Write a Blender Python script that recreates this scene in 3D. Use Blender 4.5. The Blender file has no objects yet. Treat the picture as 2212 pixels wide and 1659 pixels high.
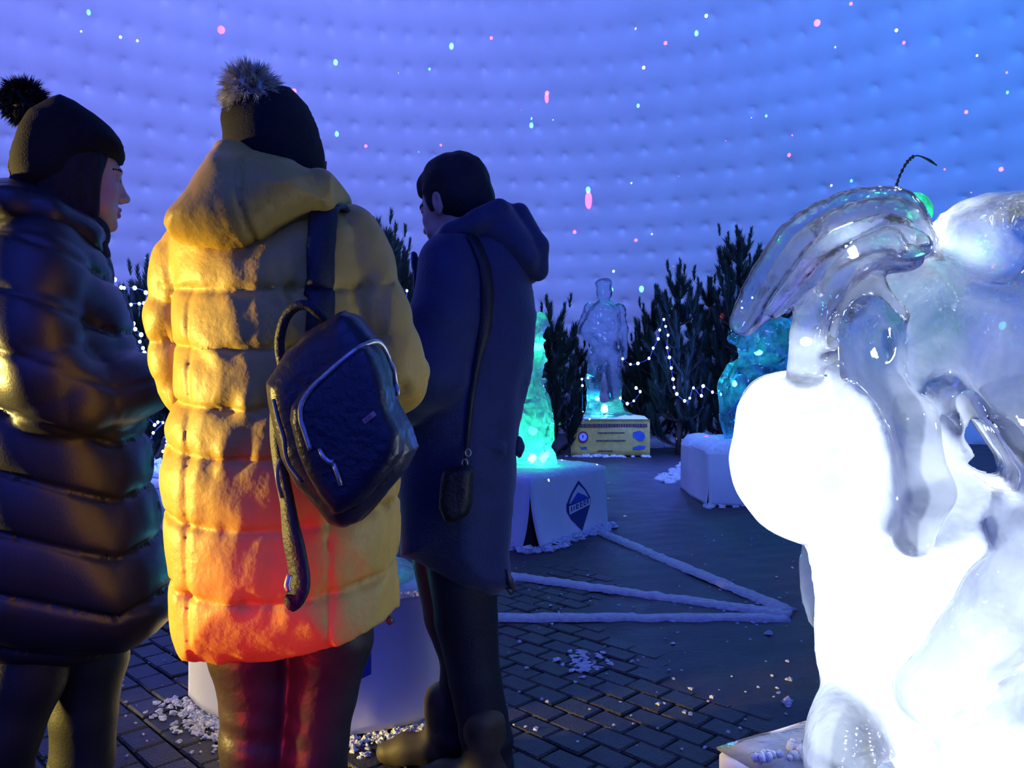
import bpy, math, random
import numpy as np
from mathutils import Vector, Matrix
from mathutils.bvhtree import BVHTree

random.seed(7); RNG = np.random.default_rng(7)
SC = bpy.context.scene
COL = SC.collection
F, CX, CY, CH = 1660.0, 1106.0, 829.5, 1.12      # focal length in px (2212 wide), centre, camera height

# ------------------------------------------------------------------ camera, world, lights, exposure
cam_d = bpy.data.cameras.new('camera'); cam_d.sensor_width = 36.0; cam_d.lens = 36.0 * F / 2212.0
cam_d.clip_start = 0.05; cam_d.clip_end = 100
cam = bpy.data.objects.new('camera', cam_d); COL.objects.link(cam)
cam.location = (0, 0, CH); cam.rotation_euler = (math.pi / 2, 0, 0)
SC.camera = cam
SC.view_settings.view_transform = 'Standard'; SC.view_settings.look = 'None'
SC.view_settings.gamma = 1.0; SC.view_settings.use_curve_mapping = False
SC.view_settings.exposure = 0.0
SC.cycles.max_bounces = 8; SC.cycles.diffuse_bounces = 3; SC.cycles.glossy_bounces = 2; SC.cycles.transmission_bounces = 5; SC.cycles.transparent_max_bounces = 8
SC.cycles.adaptive_threshold = 0.06
SC.cycles.caustics_reflective = False; SC.cycles.caustics_refractive = False
world = bpy.data.worlds.new('world'); SC.world = world; world.use_nodes = True
world.node_tree.nodes['Background'].inputs[0].default_value = (0.005, 0.008, 0.03, 1)
world.node_tree.nodes['Background'].inputs[1].default_value = 1.0

def aim(o, target):
    d = Vector(target) - o.location
    o.rotation_euler = d.to_track_quat('-Z', 'Y').to_euler()

def lamp(name, kind, loc, color, power, radius=0.1, target=None, angle=90, blend=0.5):
    L = bpy.data.lights.new(name, kind); L.energy = power; L.color = color[:3]; L.shadow_soft_size = radius
    if kind == 'SPOT':
        L.spot_size = math.radians(angle); L.spot_blend = blend
    o = bpy.data.objects.new(name, L); COL.objects.link(o); o.location = loc
    if target is not None: aim(o, target)
    return o

# coloured floods washing the dome, hung above the visitors and aimed away from them
lamp('dome_flood_violet', 'SPOT', (-4.5, 3.0, 4.2), (0.235, 0.28, 1.0), 3700, 0.4, (-7.5, 14, 6.2), 130, 1.0)
lamp('dome_flood_blue', 'SPOT', (1.0, 3.0, 4.4), (0.175, 0.28, 1.0), 2700, 0.4, (1.5, 16, 5.6), 120, 1.0)
lamp('dome_flood_azure', 'SPOT', (6.0, 4.0, 4.2), (0.03, 0.29, 1.0), 2000, 0.4, (9.5, 12, 6.5), 130, 1.0)
lamp('dome_flood_back', 'SPOT', (0.0, 1.0, 4.2), (0.035, 0.085, 1.0), 6200, 0.4, (0, -9, 6.0), 140, 1.0)
# warm floodlight standing to the left, red stage spot low behind the photographer
lamp('warm_floodlight', 'SPOT', (-3.6, 1.12, 0.82), (1.0, 0.72, 0.17), 1200, 0.08, (-0.7, 2.12, 0.98), 36, 0.06)
lamp('warm_fill_added', 'SPOT', (-3.5, 2.95, 0.85), (1.0, 0.78, 0.36), 300, 0.08, (-1.12, 2.69, 0.20), 14, 0.5)  # added lamp, warms the left cloth of the near pedestal and its snow
lamp('red_spot', 'SPOT', (-1.25, 0.15, 0.22), (1.0, 0.03, 0.02), 85, 0.05, (-0.44, 1.35, 0.58), 34, 1.0)

# ------------------------------------------------------------------ pixel helpers
def P(px, py, D):
    return np.array([(px - CX) * D / F, D, CH - (py - CY) * D / F])
def G(px, py, z=0.0):
    D = (CH - z) * F / (py - CY)
    return np.array([(px - CX) * D / F, D, z])
def ray(px, py):
    return Vector(((px - CX) / F, 1.0, -(py - CY) / F)).normalized()

# ------------------------------------------------------------------ materials
MATS = {}
def nodes_of(name):
    m = bpy.data.materials.new(name); m.use_nodes = True
    nt = m.node_tree; nt.nodes.clear()
    return m, nt, nt.nodes, nt.links
def mat(name, col, rough=0.6, metal=0.0, var=0.25, scale=8.0, bump=0.0, bscale=60.0, spec=0.4, sheen=0.0, coat=0.0):
    if name in MATS: return MATS[name]
    m, nt, N, L = nodes_of(name)
    out = N.new('ShaderNodeOutputMaterial'); b = N.new('ShaderNodeBsdfPrincipled')
    tc = N.new('ShaderNodeTexCoord'); nz = N.new('ShaderNodeTexNoise'); nz.inputs['Scale'].default_value = scale
    nz.inputs['Detail'].default_value = 4
    L.new(tc.outputs['Object'], nz.inputs['Vector'])
    cr = N.new('ShaderNodeValToRGB')
    e = cr.color_ramp.elements
    e[0].position = 0.3; e[1].position = 0.7
    e[0].color = tuple(c * (1 - var) for c in col[:3]) + (1,); e[1].color = tuple(min(1, c * (1 + var)) for c in col[:3]) + (1,)
    L.new(nz.outputs['Fac'], cr.inputs[0]); L.new(cr.outputs[0], b.inputs['Base Color'])
    b.inputs['Roughness'].default_value = rough; b.inputs['Metallic'].default_value = metal
    b.inputs['Specular IOR Level'].default_value = spec
    if sheen: b.inputs['Sheen Weight'].default_value = sheen
    if coat: b.inputs['Coat Weight'].default_value = coat
    if bump:
        n2 = N.new('ShaderNodeTexNoise'); n2.inputs['Scale'].default_value = bscale; n2.inputs['Detail'].default_value = 3
        L.new(tc.outputs['Object'], n2.inputs['Vector'])
        bp = N.new('ShaderNodeBump'); bp.inputs['Strength'].default_value = bump; bp.inputs['Distance'].default_value = 0.01
        L.new(n2.outputs['Fac'], bp.inputs['Height']); L.new(bp.outputs[0], b.inputs['Normal'])
    L.new(b.outputs[0], out.inputs[0])
    MATS[name] = m; return m
def emit(name, col, strength):
    if name in MATS: return MATS[name]
    m, nt, N, L = nodes_of(name)
    out = N.new('ShaderNodeOutputMaterial'); e = N.new('ShaderNodeEmission')
    e.inputs[0].default_value = tuple(col) + (1,); e.inputs[1].default_value = strength
    L.new(e.outputs[0], out.inputs[0]); MATS[name] = m; return m
def ice(name, tint=(0.9, 0.95, 1.0), frost=(0.12, 0.5), scale=9.0, bump=0.35, body=(0.92, 0.95, 1.0), low=None):
    """clear block ice: part clear, part refracting, part cloudy, with a wet gloss"""
    if name in MATS: return MATS[name]
    m, nt, N, L = nodes_of(name)
    out = N.new('ShaderNodeOutputMaterial')
    tc = N.new('ShaderNodeTexCoord')
    nz = N.new('ShaderNodeTexNoise'); nz.inputs['Scale'].default_value = scale; nz.inputs['Detail'].default_value = 5
    nz.inputs['Distortion'].default_value = 1.2
    L.new(tc.outputs['Object'], nz.inputs['Vector'])
    mr = N.new('ShaderNodeMapRange'); mr.inputs['From Min'].default_value = 0.35; mr.inputs['From Max'].default_value = 0.7
    mr.inputs['To Min'].default_value = frost[0]; mr.inputs['To Max'].default_value = frost[1]
    L.new(nz.outputs['Fac'], mr.inputs['Value'])
    fac = mr.outputs[0]
    if low:            # glow put into the ice: cloudier low down to look whiter, clear above
        sp = N.new('ShaderNodeSeparateXYZ'); L.new(tc.outputs['Object'], sp.inputs[0])
        m5 = N.new('ShaderNodeMapRange'); m5.inputs['From Min'].default_value = low[0]; m5.inputs['From Max'].default_value = low[1]
        m5.inputs['To Min'].default_value = 0.0; m5.inputs['To Max'].default_value = low[2]; L.new(sp.outputs[2], m5.inputs['Value'])
        ad = N.new('ShaderNodeMath'); ad.operation = 'ADD'; ad.use_clamp = True; L.new(mr.outputs[0], ad.inputs[0]); L.new(m5.outputs[0], ad.inputs[1]); fac = ad.outputs[0]
    n2 = N.new('ShaderNodeTexNoise'); n2.inputs['Scale'].default_value = scale * 2.2; n2.inputs['Detail'].default_value = 3
    L.new(tc.outputs['Object'], n2.inputs['Vector'])
    bp = N.new('ShaderNodeBump'); bp.inputs['Strength'].default_value = bump; bp.inputs['Distance'].default_value = 0.02
    L.new(n2.outputs['Fac'], bp.inputs['Height'])
    tr = N.new('ShaderNodeBsdfTransparent'); tr.inputs[0].default_value = tuple(tint) + (1,)
    rf = N.new('ShaderNodeBsdfRefraction'); rf.inputs['IOR'].default_value = 1.18; rf.inputs['Roughness'].default_value = 0.04
    rf.inputs[0].default_value = tuple(tint) + (1,)
    tl = N.new('ShaderNodeBsdfTranslucent'); tl.inputs[0].default_value = tuple(body) + (1,)
    gl = N.new('ShaderNodeBsdfGlossy'); gl.inputs['Roughness'].default_value = 0.08
    fr = N.new('ShaderNodeFresnel'); fr.inputs['IOR'].default_value = 1.31
    for x in (rf, tl, gl, fr): L.new(bp.outputs[0], x.inputs['Normal'])
    m1 = N.new('ShaderNodeMixShader'); m1.inputs[0].default_value = 0.55
    L.new(tr.outputs[0], m1.inputs[1]); L.new(rf.outputs[0], m1.inputs[2])
    m2 = N.new('ShaderNodeMixShader'); L.new(fac, m2.inputs[0]); L.new(m1.outputs[0], m2.inputs[1]); L.new(tl.outputs[0], m2.inputs[2])
    m3 = N.new('ShaderNodeMixShader'); L.new(fr.outputs[0], m3.inputs[0]); L.new(m2.outputs[0], m3.inputs[1]); L.new(gl.outputs[0], m3.inputs[2])
    L.new(m3.outputs[0], out.inputs[0]); MATS[name] = m; return m
def snow_mat(name='snow', col=(0.8, 0.84, 0.9)):
    return mat(name, col, 0.75, var=0.12, scale=30, bump=0.6, bscale=90, spec=0.3)

# ------------------------------------------------------------------ object helpers
def mesh_from(name, verts, faces, mats, smooth=True, fmat=None):
    me = bpy.data.meshes.new(name)
    v = np.asarray(verts, dtype=np.float32)
    if isinstance(faces, np.ndarray) and faces.ndim == 2:
        n, k = faces.shape
        me.vertices.add(len(v)); me.vertices.foreach_set('co', v.ravel())
        me.loops.add(n * k); me.loops.foreach_set('vertex_index', faces.astype(np.int32).ravel())
        me.polygons.add(n); me.polygons.foreach_set('loop_start', np.arange(0, n * k, k, dtype=np.int32))
        me.update(calc_edges=True)
    else:
        me.from_pydata(v.tolist(), [], [list(map(int, f)) for f in faces])
    for mm in (mats if isinstance(mats, (list, tuple)) else [mats]): me.materials.append(mm)
    if fmat is not None: me.polygons.foreach_set('material_index', np.asarray(fmat, dtype=np.int32))
    if smooth: me.polygons.foreach_set('use_smooth', np.ones(len(me.polygons), dtype=bool))
    me.validate(); me.update()
    return me
def wloc(o):
    p = np.zeros(3)
    while o is not None:
        p += np.array(o.location); o = o.parent
    return p
def thing(name, label, cat, loc=(0, 0, 0), group=None, kind=None):
    o = bpy.data.objects.new(name, None); COL.objects.link(o); o.location = tuple(map(float, loc)); o.empty_display_size = 0.1
    tag(o, label, cat, group, kind); return o
def tag(o, label=None, cat=None, group=None, kind=None):
    if label: o['label'] = label
    if cat: o['category'] = cat
    if group: o['group'] = group
    if kind: o['kind'] = kind
    return o
def obj(name, vf, mats, parent=None, smooth=True, fmat=None, loc=None, label=None):
    """vf in world coordinates -> one mesh object"""
    v, f = vf[0], vf[1]
    v = np.asarray(v, dtype=np.float64)
    if TURN is not None: v = TURN(v)
    off = wloc(parent) if parent is not None else (np.array(loc, float) if loc is not None else np.zeros(3))
    me = mesh_from(name, v - off, f, mats, smooth, fmat)
    o = bpy.data.objects.new(name, me); COL.objects.link(o)
    if parent is not None: o.parent = parent
    else: o.location = tuple(map(float, off))
    if label: o['label'] = label
    return o
TURN = None          # optional turn of a whole figure about its own vertical axis
def turn_about(x0, y0, ang):
    c, s_ = math.cos(ang), math.sin(ang)
    return lambda v: np.stack([x0 + c * (v[:, 0] - x0) - s_ * (v[:, 1] - y0), y0 + s_ * (v[:, 0] - x0) + c * (v[:, 1] - y0), v[:, 2]], 1)
def join(*vfs):
    V, Fc, n = [], [], 0
    for v, f in vfs:
        V.append(np.asarray(v, float)); Fc += [[int(i) + n for i in q] for q in f]; n += len(v)
    return np.concatenate(V), Fc

# ------------------------------------------------------------------ mesh shapes
def tube(pts, rad, seg=8, cap=True, flat=1.0):
    pts = np.asarray(pts, float); n = len(pts); rad = np.broadcast_to(np.asarray(rad, float), (n,))
    tan = np.gradient(pts, axis=0); tan /= np.linalg.norm(tan, axis=1)[:, None] + 1e-9
    u = np.cross(tan[0], [0, 0, 1.0]);
    if np.linalg.norm(u) < 1e-3: u = np.array([1.0, 0, 0])
    u /= np.linalg.norm(u)
    V = []
    for i in range(n):
        u = u - tan[i] * np.dot(u, tan[i]); u /= np.linalg.norm(u) + 1e-9
        w = np.cross(tan[i], u)
        for s in range(seg):
            a = 2 * math.pi * s / seg
            V.append(pts[i] + rad[i] * (math.cos(a) * u + flat * math.sin(a) * w))
    Fc = []
    for i in range(n - 1):
        for s in range(seg):
            s2 = (s + 1) % seg
            Fc.append((i * seg + s, i * seg + s2, (i + 1) * seg + s2, (i + 1) * seg + s))
    if cap:
        Fc.append(tuple(range(seg - 1, -1, -1))); Fc.append(tuple((n - 1) * seg + s for s in range(seg)))
    return np.array(V), Fc
def ribbon(pts, nrm, width, thick):
    """flat strap: pts (n,3), nrm (n,3) surface normals, width scalar or (n,)"""
    pts = np.asarray(pts, float); nrm = np.asarray(nrm, float); n = len(pts)
    width = np.broadcast_to(np.asarray(width, float), (n,))
    tan = np.gradient(pts, axis=0); tan /= np.linalg.norm(tan, axis=1)[:, None] + 1e-9
    V = []
    for i in range(n):
        nn = nrm[i] - tan[i] * np.dot(nrm[i], tan[i]); nn /= np.linalg.norm(nn) + 1e-9
        s = np.cross(tan[i], nn) * width[i] / 2; t = nn * thick / 2
        V += [pts[i] + s * .92 + t, pts[i] + s, pts[i] + s * .92 - t, pts[i] - s * .92 - t, pts[i] - s, pts[i] - s * .92 + t]
    Fc = []
    for i in range(n - 1):
        for k in range(6):
            k2 = (k + 1) % 6
            Fc.append((i * 6 + k, i * 6 + k2, (i + 1) * 6 + k2, (i + 1) * 6 + k))
    Fc.append(tuple(range(5, -1, -1))); Fc.append(tuple((n - 1) * 6 + k for k in range(6)))
    return np.array(V), Fc
def prism(poly, z0, z1, bevel=0.0):
    """vertical prism over an xy polygon with a small bevelled top edge"""
    poly = np.asarray(poly, float); n = len(poly); c = poly.mean(0)
    V = [(p[0], p[1], z0) for p in poly]
    if bevel:
        V += [(p[0], p[1], z1 - bevel) for p in poly]
        V += [tuple(p + (c - p) / np.linalg.norm(c - p) * bevel) + (z1,) for p in poly]
        rings = 3
    else:
        V += [(p[0], p[1], z1) for p in poly]; rings = 2
    Fc = [tuple(range(n - 1, -1, -1)), tuple((rings - 1) * n + i for i in range(n))]
    for r in range(rings - 1):
        for i in range(n):
            j = (i + 1) % n
            Fc.append((r * n + i, r * n + j, (r + 1) * n + j, (r + 1) * n + i))
    return np.array(V, float), Fc
def blob(c, r, seed=0, jag=0.25, ns=7, nr=5):
    g = np.random.default_rng(seed); V = []; Fc = []
    for i in range(nr + 1):
        th = math.pi * i / nr
        for j in range(ns):
            ph = 2 * math.pi * j / ns; k = 1 + jag * (g.random() - .5) * 2
            V.append((c[0] + r[0] * k * math.sin(th) * math.cos(ph), c[1] + r[1] * k * math.sin(th) * math.sin(ph), c[2] + r[2] * k * math.cos(th)))
    for i in range(nr):
        for j in range(ns):
            j2 = (j + 1) % ns
            Fc.append((i * ns + j, (i + 1) * ns + j, (i + 1) * ns + j2, i * ns + j2))
    return np.array(V), Fc
def spline(pts, n):
    """Catmull-Rom through pts"""
    p = np.asarray(pts, float); p = np.vstack([2 * p[0] - p[1], p, 2 * p[-1] - p[-2]])
    m = len(p) - 3; out = []
    for t in np.linspace(0, m - 1e-6, n):
        i = int(t); u = t - i; a, b, c, d = p[i], p[i + 1], p[i + 2], p[i + 3]
        out.append(0.5 * (2 * b + (c - a) * u + (2 * a - 5 * b + 4 * c - d) * u * u + (3 * b - a - 3 * c + d) * u ** 3))
    return np.array(out)

# ------------------------------------------------------------------ distance-field sculpting
class Vol:
    def __init__(self, lo, hi, h):
        self.lo = np.array(lo, float); self.h = h
        n = np.ceil((np.array(hi, float) - self.lo) / h).astype(int) + 1
        self.n = n
        self.ax = [(self.lo[i] + h * np.arange(n[i])).astype(np.float32) for i in range(3)]
        self.f = np.full(tuple(n), 1.0, np.float32)
    def blk(self, lo, hi):
        a = np.clip(np.floor((np.array(lo) - self.lo) / self.h).astype(int), 0, self.n - 1)
        b = np.clip(np.ceil((np.array(hi) - self.lo) / self.h).astype(int) + 1, 1, self.n)
        s = tuple(slice(a[i], b[i]) for i in range(3))
        return s, self.ax[0][s[0]][:, None, None], self.ax[1][s[1]][None, :, None], self.ax[2][s[2]][None, None, :]
    def comb(self, s, d, k, op):
        f = self.f[s]
        if op == 'u':
            if k > 0:
                hh = np.maximum(k - np.abs(f - d), 0) / k; self.f[s] = np.minimum(f, d) - hh * hh * k * .25
            else: self.f[s] = np.minimum(f, d)
        elif op == 's':
            d = -d
            if k > 0:
                hh = np.maximum(k - np.abs(f - d), 0) / k; self.f[s] = np.maximum(f, d) + hh * hh * k * .25
            else: self.f[s] = np.maximum(f, d)
    def cap(self, a, b, ra, rb=None, k=0.02, op='u', puff=None, ysq=1.0):
        a = np.asarray(a, float); b = np.asarray(b, float); rb = ra if rb is None else rb
        m = max(ra, rb) * max(1, ysq) + k + 4 * self.h + (puff[1] if puff else 0)
        s, X, Y, Z = self.blk(np.minimum(a, b) - m, np.maximum(a, b) + m)
        d = b - a; L2 = float(np.dot(d, d)) + 1e-12
        t = np.clip(((X - a[0]) * d[0] + (Y - a[1]) * d[1] + (Z - a[2]) * d[2]) / L2, 0, 1)
        r = ra + (rb - ra) * t
        if puff: r = r + puff[1] * (np.abs(np.sin(math.pi * puff[0] * t)) ** .55 - .6)
        q = np.sqrt((X - a[0] - d[0] * t) ** 2 + ((Y - a[1] - d[1] * t) / ysq) ** 2 + (Z - a[2] - d[2] * t) ** 2) - r
        self.comb(s, q.astype(np.float32), k, op)
    def chain(self, pts, rads, k=0.02, op='u', puff=None, ysq=1.0):
        rads = np.broadcast_to(np.asarray(rads, float), (len(pts),))
        for i in range(len(pts) - 1):
            self.cap(pts[i], pts[i + 1], rads[i], rads[i + 1], k, op, puff, ysq)
    def ell(self, c, r, k=0.02, op='u', rot=None):
        c = np.asarray(c, float); r = np.asarray(r, float); m = (r.max() if rot is not None else r) + k + 4 * self.h
        s, X, Y, Z = self.blk(c - m, c + m)
        x, y, z = X - c[0], Y - c[1], Z - c[2]
        if rot is not None:
            R = np.array(rot).T
            x, y, z = (R[0, 0] * x + R[0, 1] * y + R[0, 2] * z, R[1, 0] * x + R[1, 1] * y + R[1, 2] * z, R[2, 0] * x + R[2, 1] * y + R[2, 2] * z)
        k0 = np.sqrt((x / r[0]) ** 2 + (y / r[1]) ** 2 + (z / r[2]) ** 2)
        k1 = np.sqrt((x / r[0] ** 2) ** 2 + (y / r[1] ** 2) ** 2 + (z / r[2] ** 2) ** 2) + 1e-9
        self.comb(s, (k0 * (k0 - 1) / k1).astype(np.float32), k, op)
    def infl(self, poly, yc, T, R, k=0.02, op='u', ex=2.0, fn=None, tilt=0.0):
        """outline in the xz plane inflated to half depth T at distance R inside the outline"""
        poly = np.asarray(poly, float)
        m = k + 4 * self.h + .03
        lo = np.array([poly[:, 0].min() - m, yc - T - m, poly[:, 1].min() - m]); hi = np.array([poly[:, 0].max() + m, yc + T + m, poly[:, 1].max() + m])
        s, X, Y, Z = self.blk(lo, hi)
        x = X[:, :, 0] ; z = Z[:, 0, :]
        d2 = np.full((x.shape[0], z.shape[1]), 1e9); inside = np.zeros(d2.shape, bool)
        n = len(poly)
        for i in range(n):
            a, b = poly[i], poly[(i + 1) % n]; e = b - a
            wx = x - a[0]; wz = z - a[1]
            t = np.clip((wx * e[0] + wz * e[1]) / (e @ e + 1e-12), 0, 1)
            d2 = np.minimum(d2, (wx - e[0] * t) ** 2 + (wz - e[1] * t) ** 2)
            c = ((a[1] <= z) != (b[1] <= z)) & (x < (b[0] - a[0]) * (z - a[1]) / (b[1] - a[1] + 1e-12) + a[0])
            inside ^= c
        dd = np.sqrt(d2) * np.where(inside, 1, -1)               # positive inside
        q = np.clip(dd / R, 0, 1)
        half = T * (1 - (1 - q) ** ex) ** (1 / ex)
        if fn is not None: half = half * fn(x + 0 * z, z + 0 * x)
        y = np.abs(Y - yc - tilt * (Z - poly[:, 1].mean()))
        fin = (y - half[:, None, :]) * np.clip(0.35 + q[:, None, :] * .65, .35, 1)
        fo = np.sqrt(np.maximum(-dd, 0)[:, None, :] ** 2 + y ** 2)
        f = np.where(dd[:, None, :] > 0, np.maximum(fin, -dd[:, None, :] * 1.0), fo)
        self.comb(s, f.astype(np.float32), k, op)
    def add(self, fn):
        """offset the field by fn(x,y,z) (positive = carve)"""
        X, Y, Z = self.ax[0][:, None, None], self.ax[1][None, :, None], self.ax[2][None, None, :]
        self.f = (self.f + fn(X, Y, Z)).astype(np.float32)
    def cut(self, fn):
        X, Y, Z = self.ax[0][:, None, None], self.ax[1][None, :, None], self.ax[2][None, None, :]
        self.f = np.maximum(self.f, fn(X, Y, Z)).astype(np.float32)
    def mesh(self):
        f = self.f.copy(); h = self.h
        for a in range(3):
            sl = [slice(None)] * 3; sl[a] = 0; f[tuple(sl)] = np.maximum(f[tuple(sl)], 1e-3); sl[a] = -1; f[tuple(sl)] = np.maximum(f[tuple(sl)], 1e-3)
        s = f < 0
        nx, ny, nz = f.shape
        c = np.zeros((nx - 1, ny - 1, nz - 1), np.int8)
        for i in (0, 1):
            for j in (0, 1):
                for k in (0, 1): c += s[i:nx - 1 + i, j:ny - 1 + j, k:nz - 1 + k]
        I, J, K = np.nonzero((c > 0) & (c < 8))
        idx = np.full(c.shape, -1, np.int32); idx[I, J, K] = np.arange(len(I))
        pos = np.zeros((len(I), 3)); cnt = np.zeros(len(I))
        cor = [(i, j, k) for i in (0, 1) for j in (0, 1) for k in (0, 1)]
        for a in cor:
            for b in cor:
                if sum(b) - sum(a) == 1 and all(b[q] >= a[q] for q in range(3)):
                    fa = f[I + a[0], J + a[1], K + a[2]]; fb = f[I + b[0], J + b[1], K + b[2]]
                    m = (fa < 0) != (fb < 0)
                    t = np.where(m, fa / np.where(m, fa - fb, 1), 0)
                    for q in range(3): pos[:, q] += m * (a[q] + t * (b[q] - a[q]))
                    cnt += m
        pos = pos / cnt[:, None]
        V = self.lo + h * (pos + np.stack([I, J, K], 1))
        Q = []
        for ax in range(3):
            o = [(1, 2), (2, 0), (0, 1)][ax]
            a = [slice(None)] * 3; a[ax] = slice(0, f.shape[ax] - 1)
            b = [slice(None)] * 3; b[ax] = slice(1, f.shape[ax])
            ch = s[tuple(a)] != s[tuple(b)]
            e = np.array(np.nonzero(ch)); ok = (e[o[0]] >= 1) & (e[o[1]] >= 1) & (e[o[0]] < f.shape[o[0]] - 1) & (e[o[1]] < f.shape[o[1]] - 1)
            e = e[:, ok]
            neg = s[tuple(a)][e[0], e[1], e[2]]
            def at(d0, d1):
                q = [e[0].copy(), e[1].copy(), e[2].copy()]; q[o[0]] += d0; q[o[1]] += d1
                return idx[q[0], q[1], q[2]]
            quad = np.stack([at(-1, -1), at(0, -1), at(0, 0), at(-1, 0)], 1)
            quad[~neg] = quad[~neg][:, ::-1]
            Q.append(quad)
        Q = np.concatenate(Q); Q = Q[(Q >= 0).all(1)]
        return V, Q

def normals(V, Q):
    a = V[Q[:, 2]] - V[Q[:, 0]]; b = V[Q[:, 3]] - V[Q[:, 1]]
    n = np.cross(a, b); N = np.zeros_like(V)
    for k in range(4): np.add.at(N, Q[:, k], n)
    return N / (np.linalg.norm(N, axis=1)[:, None] + 1e-12)
def wob(p, freq, seed, n=7):
    g = np.random.default_rng(seed); o = np.zeros(len(p))
    for i in range(n):
        d = g.normal(size=3); d /= np.linalg.norm(d)
        o += np.sin(p @ d * freq * (0.6 + g.random() * .9) + g.random() * 6.28)
    return o / n ** .5
def disp(vf, fn):
    V, Q = vf; N = normals(V, Q)
    return V + N * fn(V, N)[:, None], Q
def bvh_of(*vfs):
    V, Fc = [], []; n = 0
    for v, f in vfs:
        V += [tuple(x) for x in np.asarray(v, float)]; Fc += [[int(i) + n for i in q] for q in f]; n = len(V)
    return BVHTree.FromPolygons(V, Fc)
def surf(b, px, py, off=0.004, D=None):
    """the point of a surface seen at a pixel, lifted off it, and its normal"""
    o = Vector((0, 0, CH)); d = ray(px, py)
    hit, n, i, dist = b.ray_cast(o, d)
    if hit is None:
        q = P(px, py, D or 1.5); return q, np.array([0, -1.0, 0])
    if n.dot(d) > 0: n = -n
    return np.array(hit + n * off), np.array(n)
def on_surf(b, pxs, off, D=None, sm=2):
    a = [surf(b, x, y, off, D) for x, y in pxs]
    p = np.array([q[0] for q in a]); n = np.array([q[1] for q in a])
    for _ in range(sm):
        n[1:-1] = (n[:-2] + n[1:-1] * 2 + n[2:]) / 4; p[1:-1, 1] = (p[:-2, 1] + 2 * p[1:-1, 1] + p[2:, 1]) / 4
    return p, n
def poly_at(D, pts):
    return np.array([[P(x, y, D)[0], P(x, y, D)[2]] for x, y in pts])
def zz(py, D): return CH - (py - CY) * D / F
def xx(px, D): return (px - CX) * D / F

class Facing:
    """upright plane through a point of the scene, square to the line of sight there; figures are modelled on it and turned into place"""
    def __init__(self, pxc, D):
        self.D = D; self.ph = math.atan((pxc - CX) / F); self.c = math.cos(self.ph); self.s = math.sin(self.ph); self.x0 = xx(pxc, D)
        self.turn = turn_about(self.x0, D, -self.ph)
    def loc(self, px, py):
        k = (px - CX) / F; t = (k * self.D - self.x0) / (self.c + self.s * k)
        return self.x0 + t, CH - (py - CY) / F * (self.D - t * self.s)
    def q(self, px, py, dy=0):
        x, z = self.loc(px, py); return np.array([x, self.D + dy, z])
    def poly(self, pts): return np.array([self.loc(x, y) for x, y in pts])
    def world(self, p): return self.turn(np.array([p], float))[0]
def seam_bulge(z, seams):
    """0 at each seam, 1 between"""
    seams = np.sort(np.asarray(seams)); i = np.clip(np.searchsorted(seams, z) - 1, 0, len(seams) - 2)
    t = np.clip((z - seams[i]) / (seams[i + 1] - seams[i]), 0, 1)
    return np.sqrt(np.clip(1 - (2 * t - 1) ** 2, 0, 1))
def seam_dist(z, seams):
    return np.min(np.abs(z[:, None] - np.asarray(seams)[None, :]), axis=1)
# ================================================================== the setting: dome, floor, pavers
DC = np.array([-0.5, 3.5]); DR, DHT = 14.0, 9.2
def build_dome():
    step = 0.62; ncol = int(round(2 * math.pi * DR / step)); nrow = 29
    # azimuth measured from +y, fine sampling where the photo looks
    us = []
    for c in range(ncol):
        a = ((c / ncol) * 360 + 180) % 360 - 180
        k = 9 if -62 < a < 66 else 2
        us += [c + i / k for i in range(k)]
    us = np.array(us); vs = np.concatenate([np.arange(0, 18, 1 / 9), np.arange(18, nrow, 1 / 3), [nrow]])
    U, Vv = np.meshgrid(us, vs, indexing='ij')
    az = U / ncol * 2 * math.pi; el = Vv / nrow * (math.pi / 2)
    du = U - np.round(U); dv = Vv - np.round(Vv)
    # air-filled quilt: soft pillows between rows, a sharp tuft at every crossing
    pil = 0.019 * np.sin(math.pi * Vv) ** 2 + 0.010 * np.sin(math.pi * U) ** 2
    tuft = 0.095 * np.exp(-(du ** 2 + dv ** 2) / 0.11 ** 2)
    tuft *= 0.6 + 0.8 * np.random.default_rng(3).random((ncol + 1, nrow + 1))[np.round(U).astype(int) % ncol, np.round(Vv).astype(int)]
    tuft *= np.clip(1.3 - Vv / 22, .5, 1)
    rr = 1 - (pil - tuft - 0.05) / DR
    R = DR * np.cos(el) ** 0.9 * rr; Zz = DHT * np.sin(el) * rr
    V = np.stack([DC[0] + R * np.sin(az), DC[1] + R * np.cos(az), Zz - 0.05], -1)
    nu, nv = U.shape
    idx = np.arange(nu * nv).reshape(nu, nv); nx = np.roll(idx, -1, 0)
    Q = np.stack([idx[:, :-1], nx[:, :-1], nx[:, 1:], idx[:, 1:]], -1).reshape(-1, 4)
    m = mat('dome_fabric', (0.74, 0.74, 0.78), 0.7, var=0.05, scale=1.2, bump=0.05, bscale=9)
    o = obj('wall_dome', (V.reshape(-1, 3), Q[:, ::-1]), m)
    tag(o, 'quilted white inflatable dome wall glowing blue and violet, dotted with star lights', 'wall', kind='structure')
build_dome()

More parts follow.
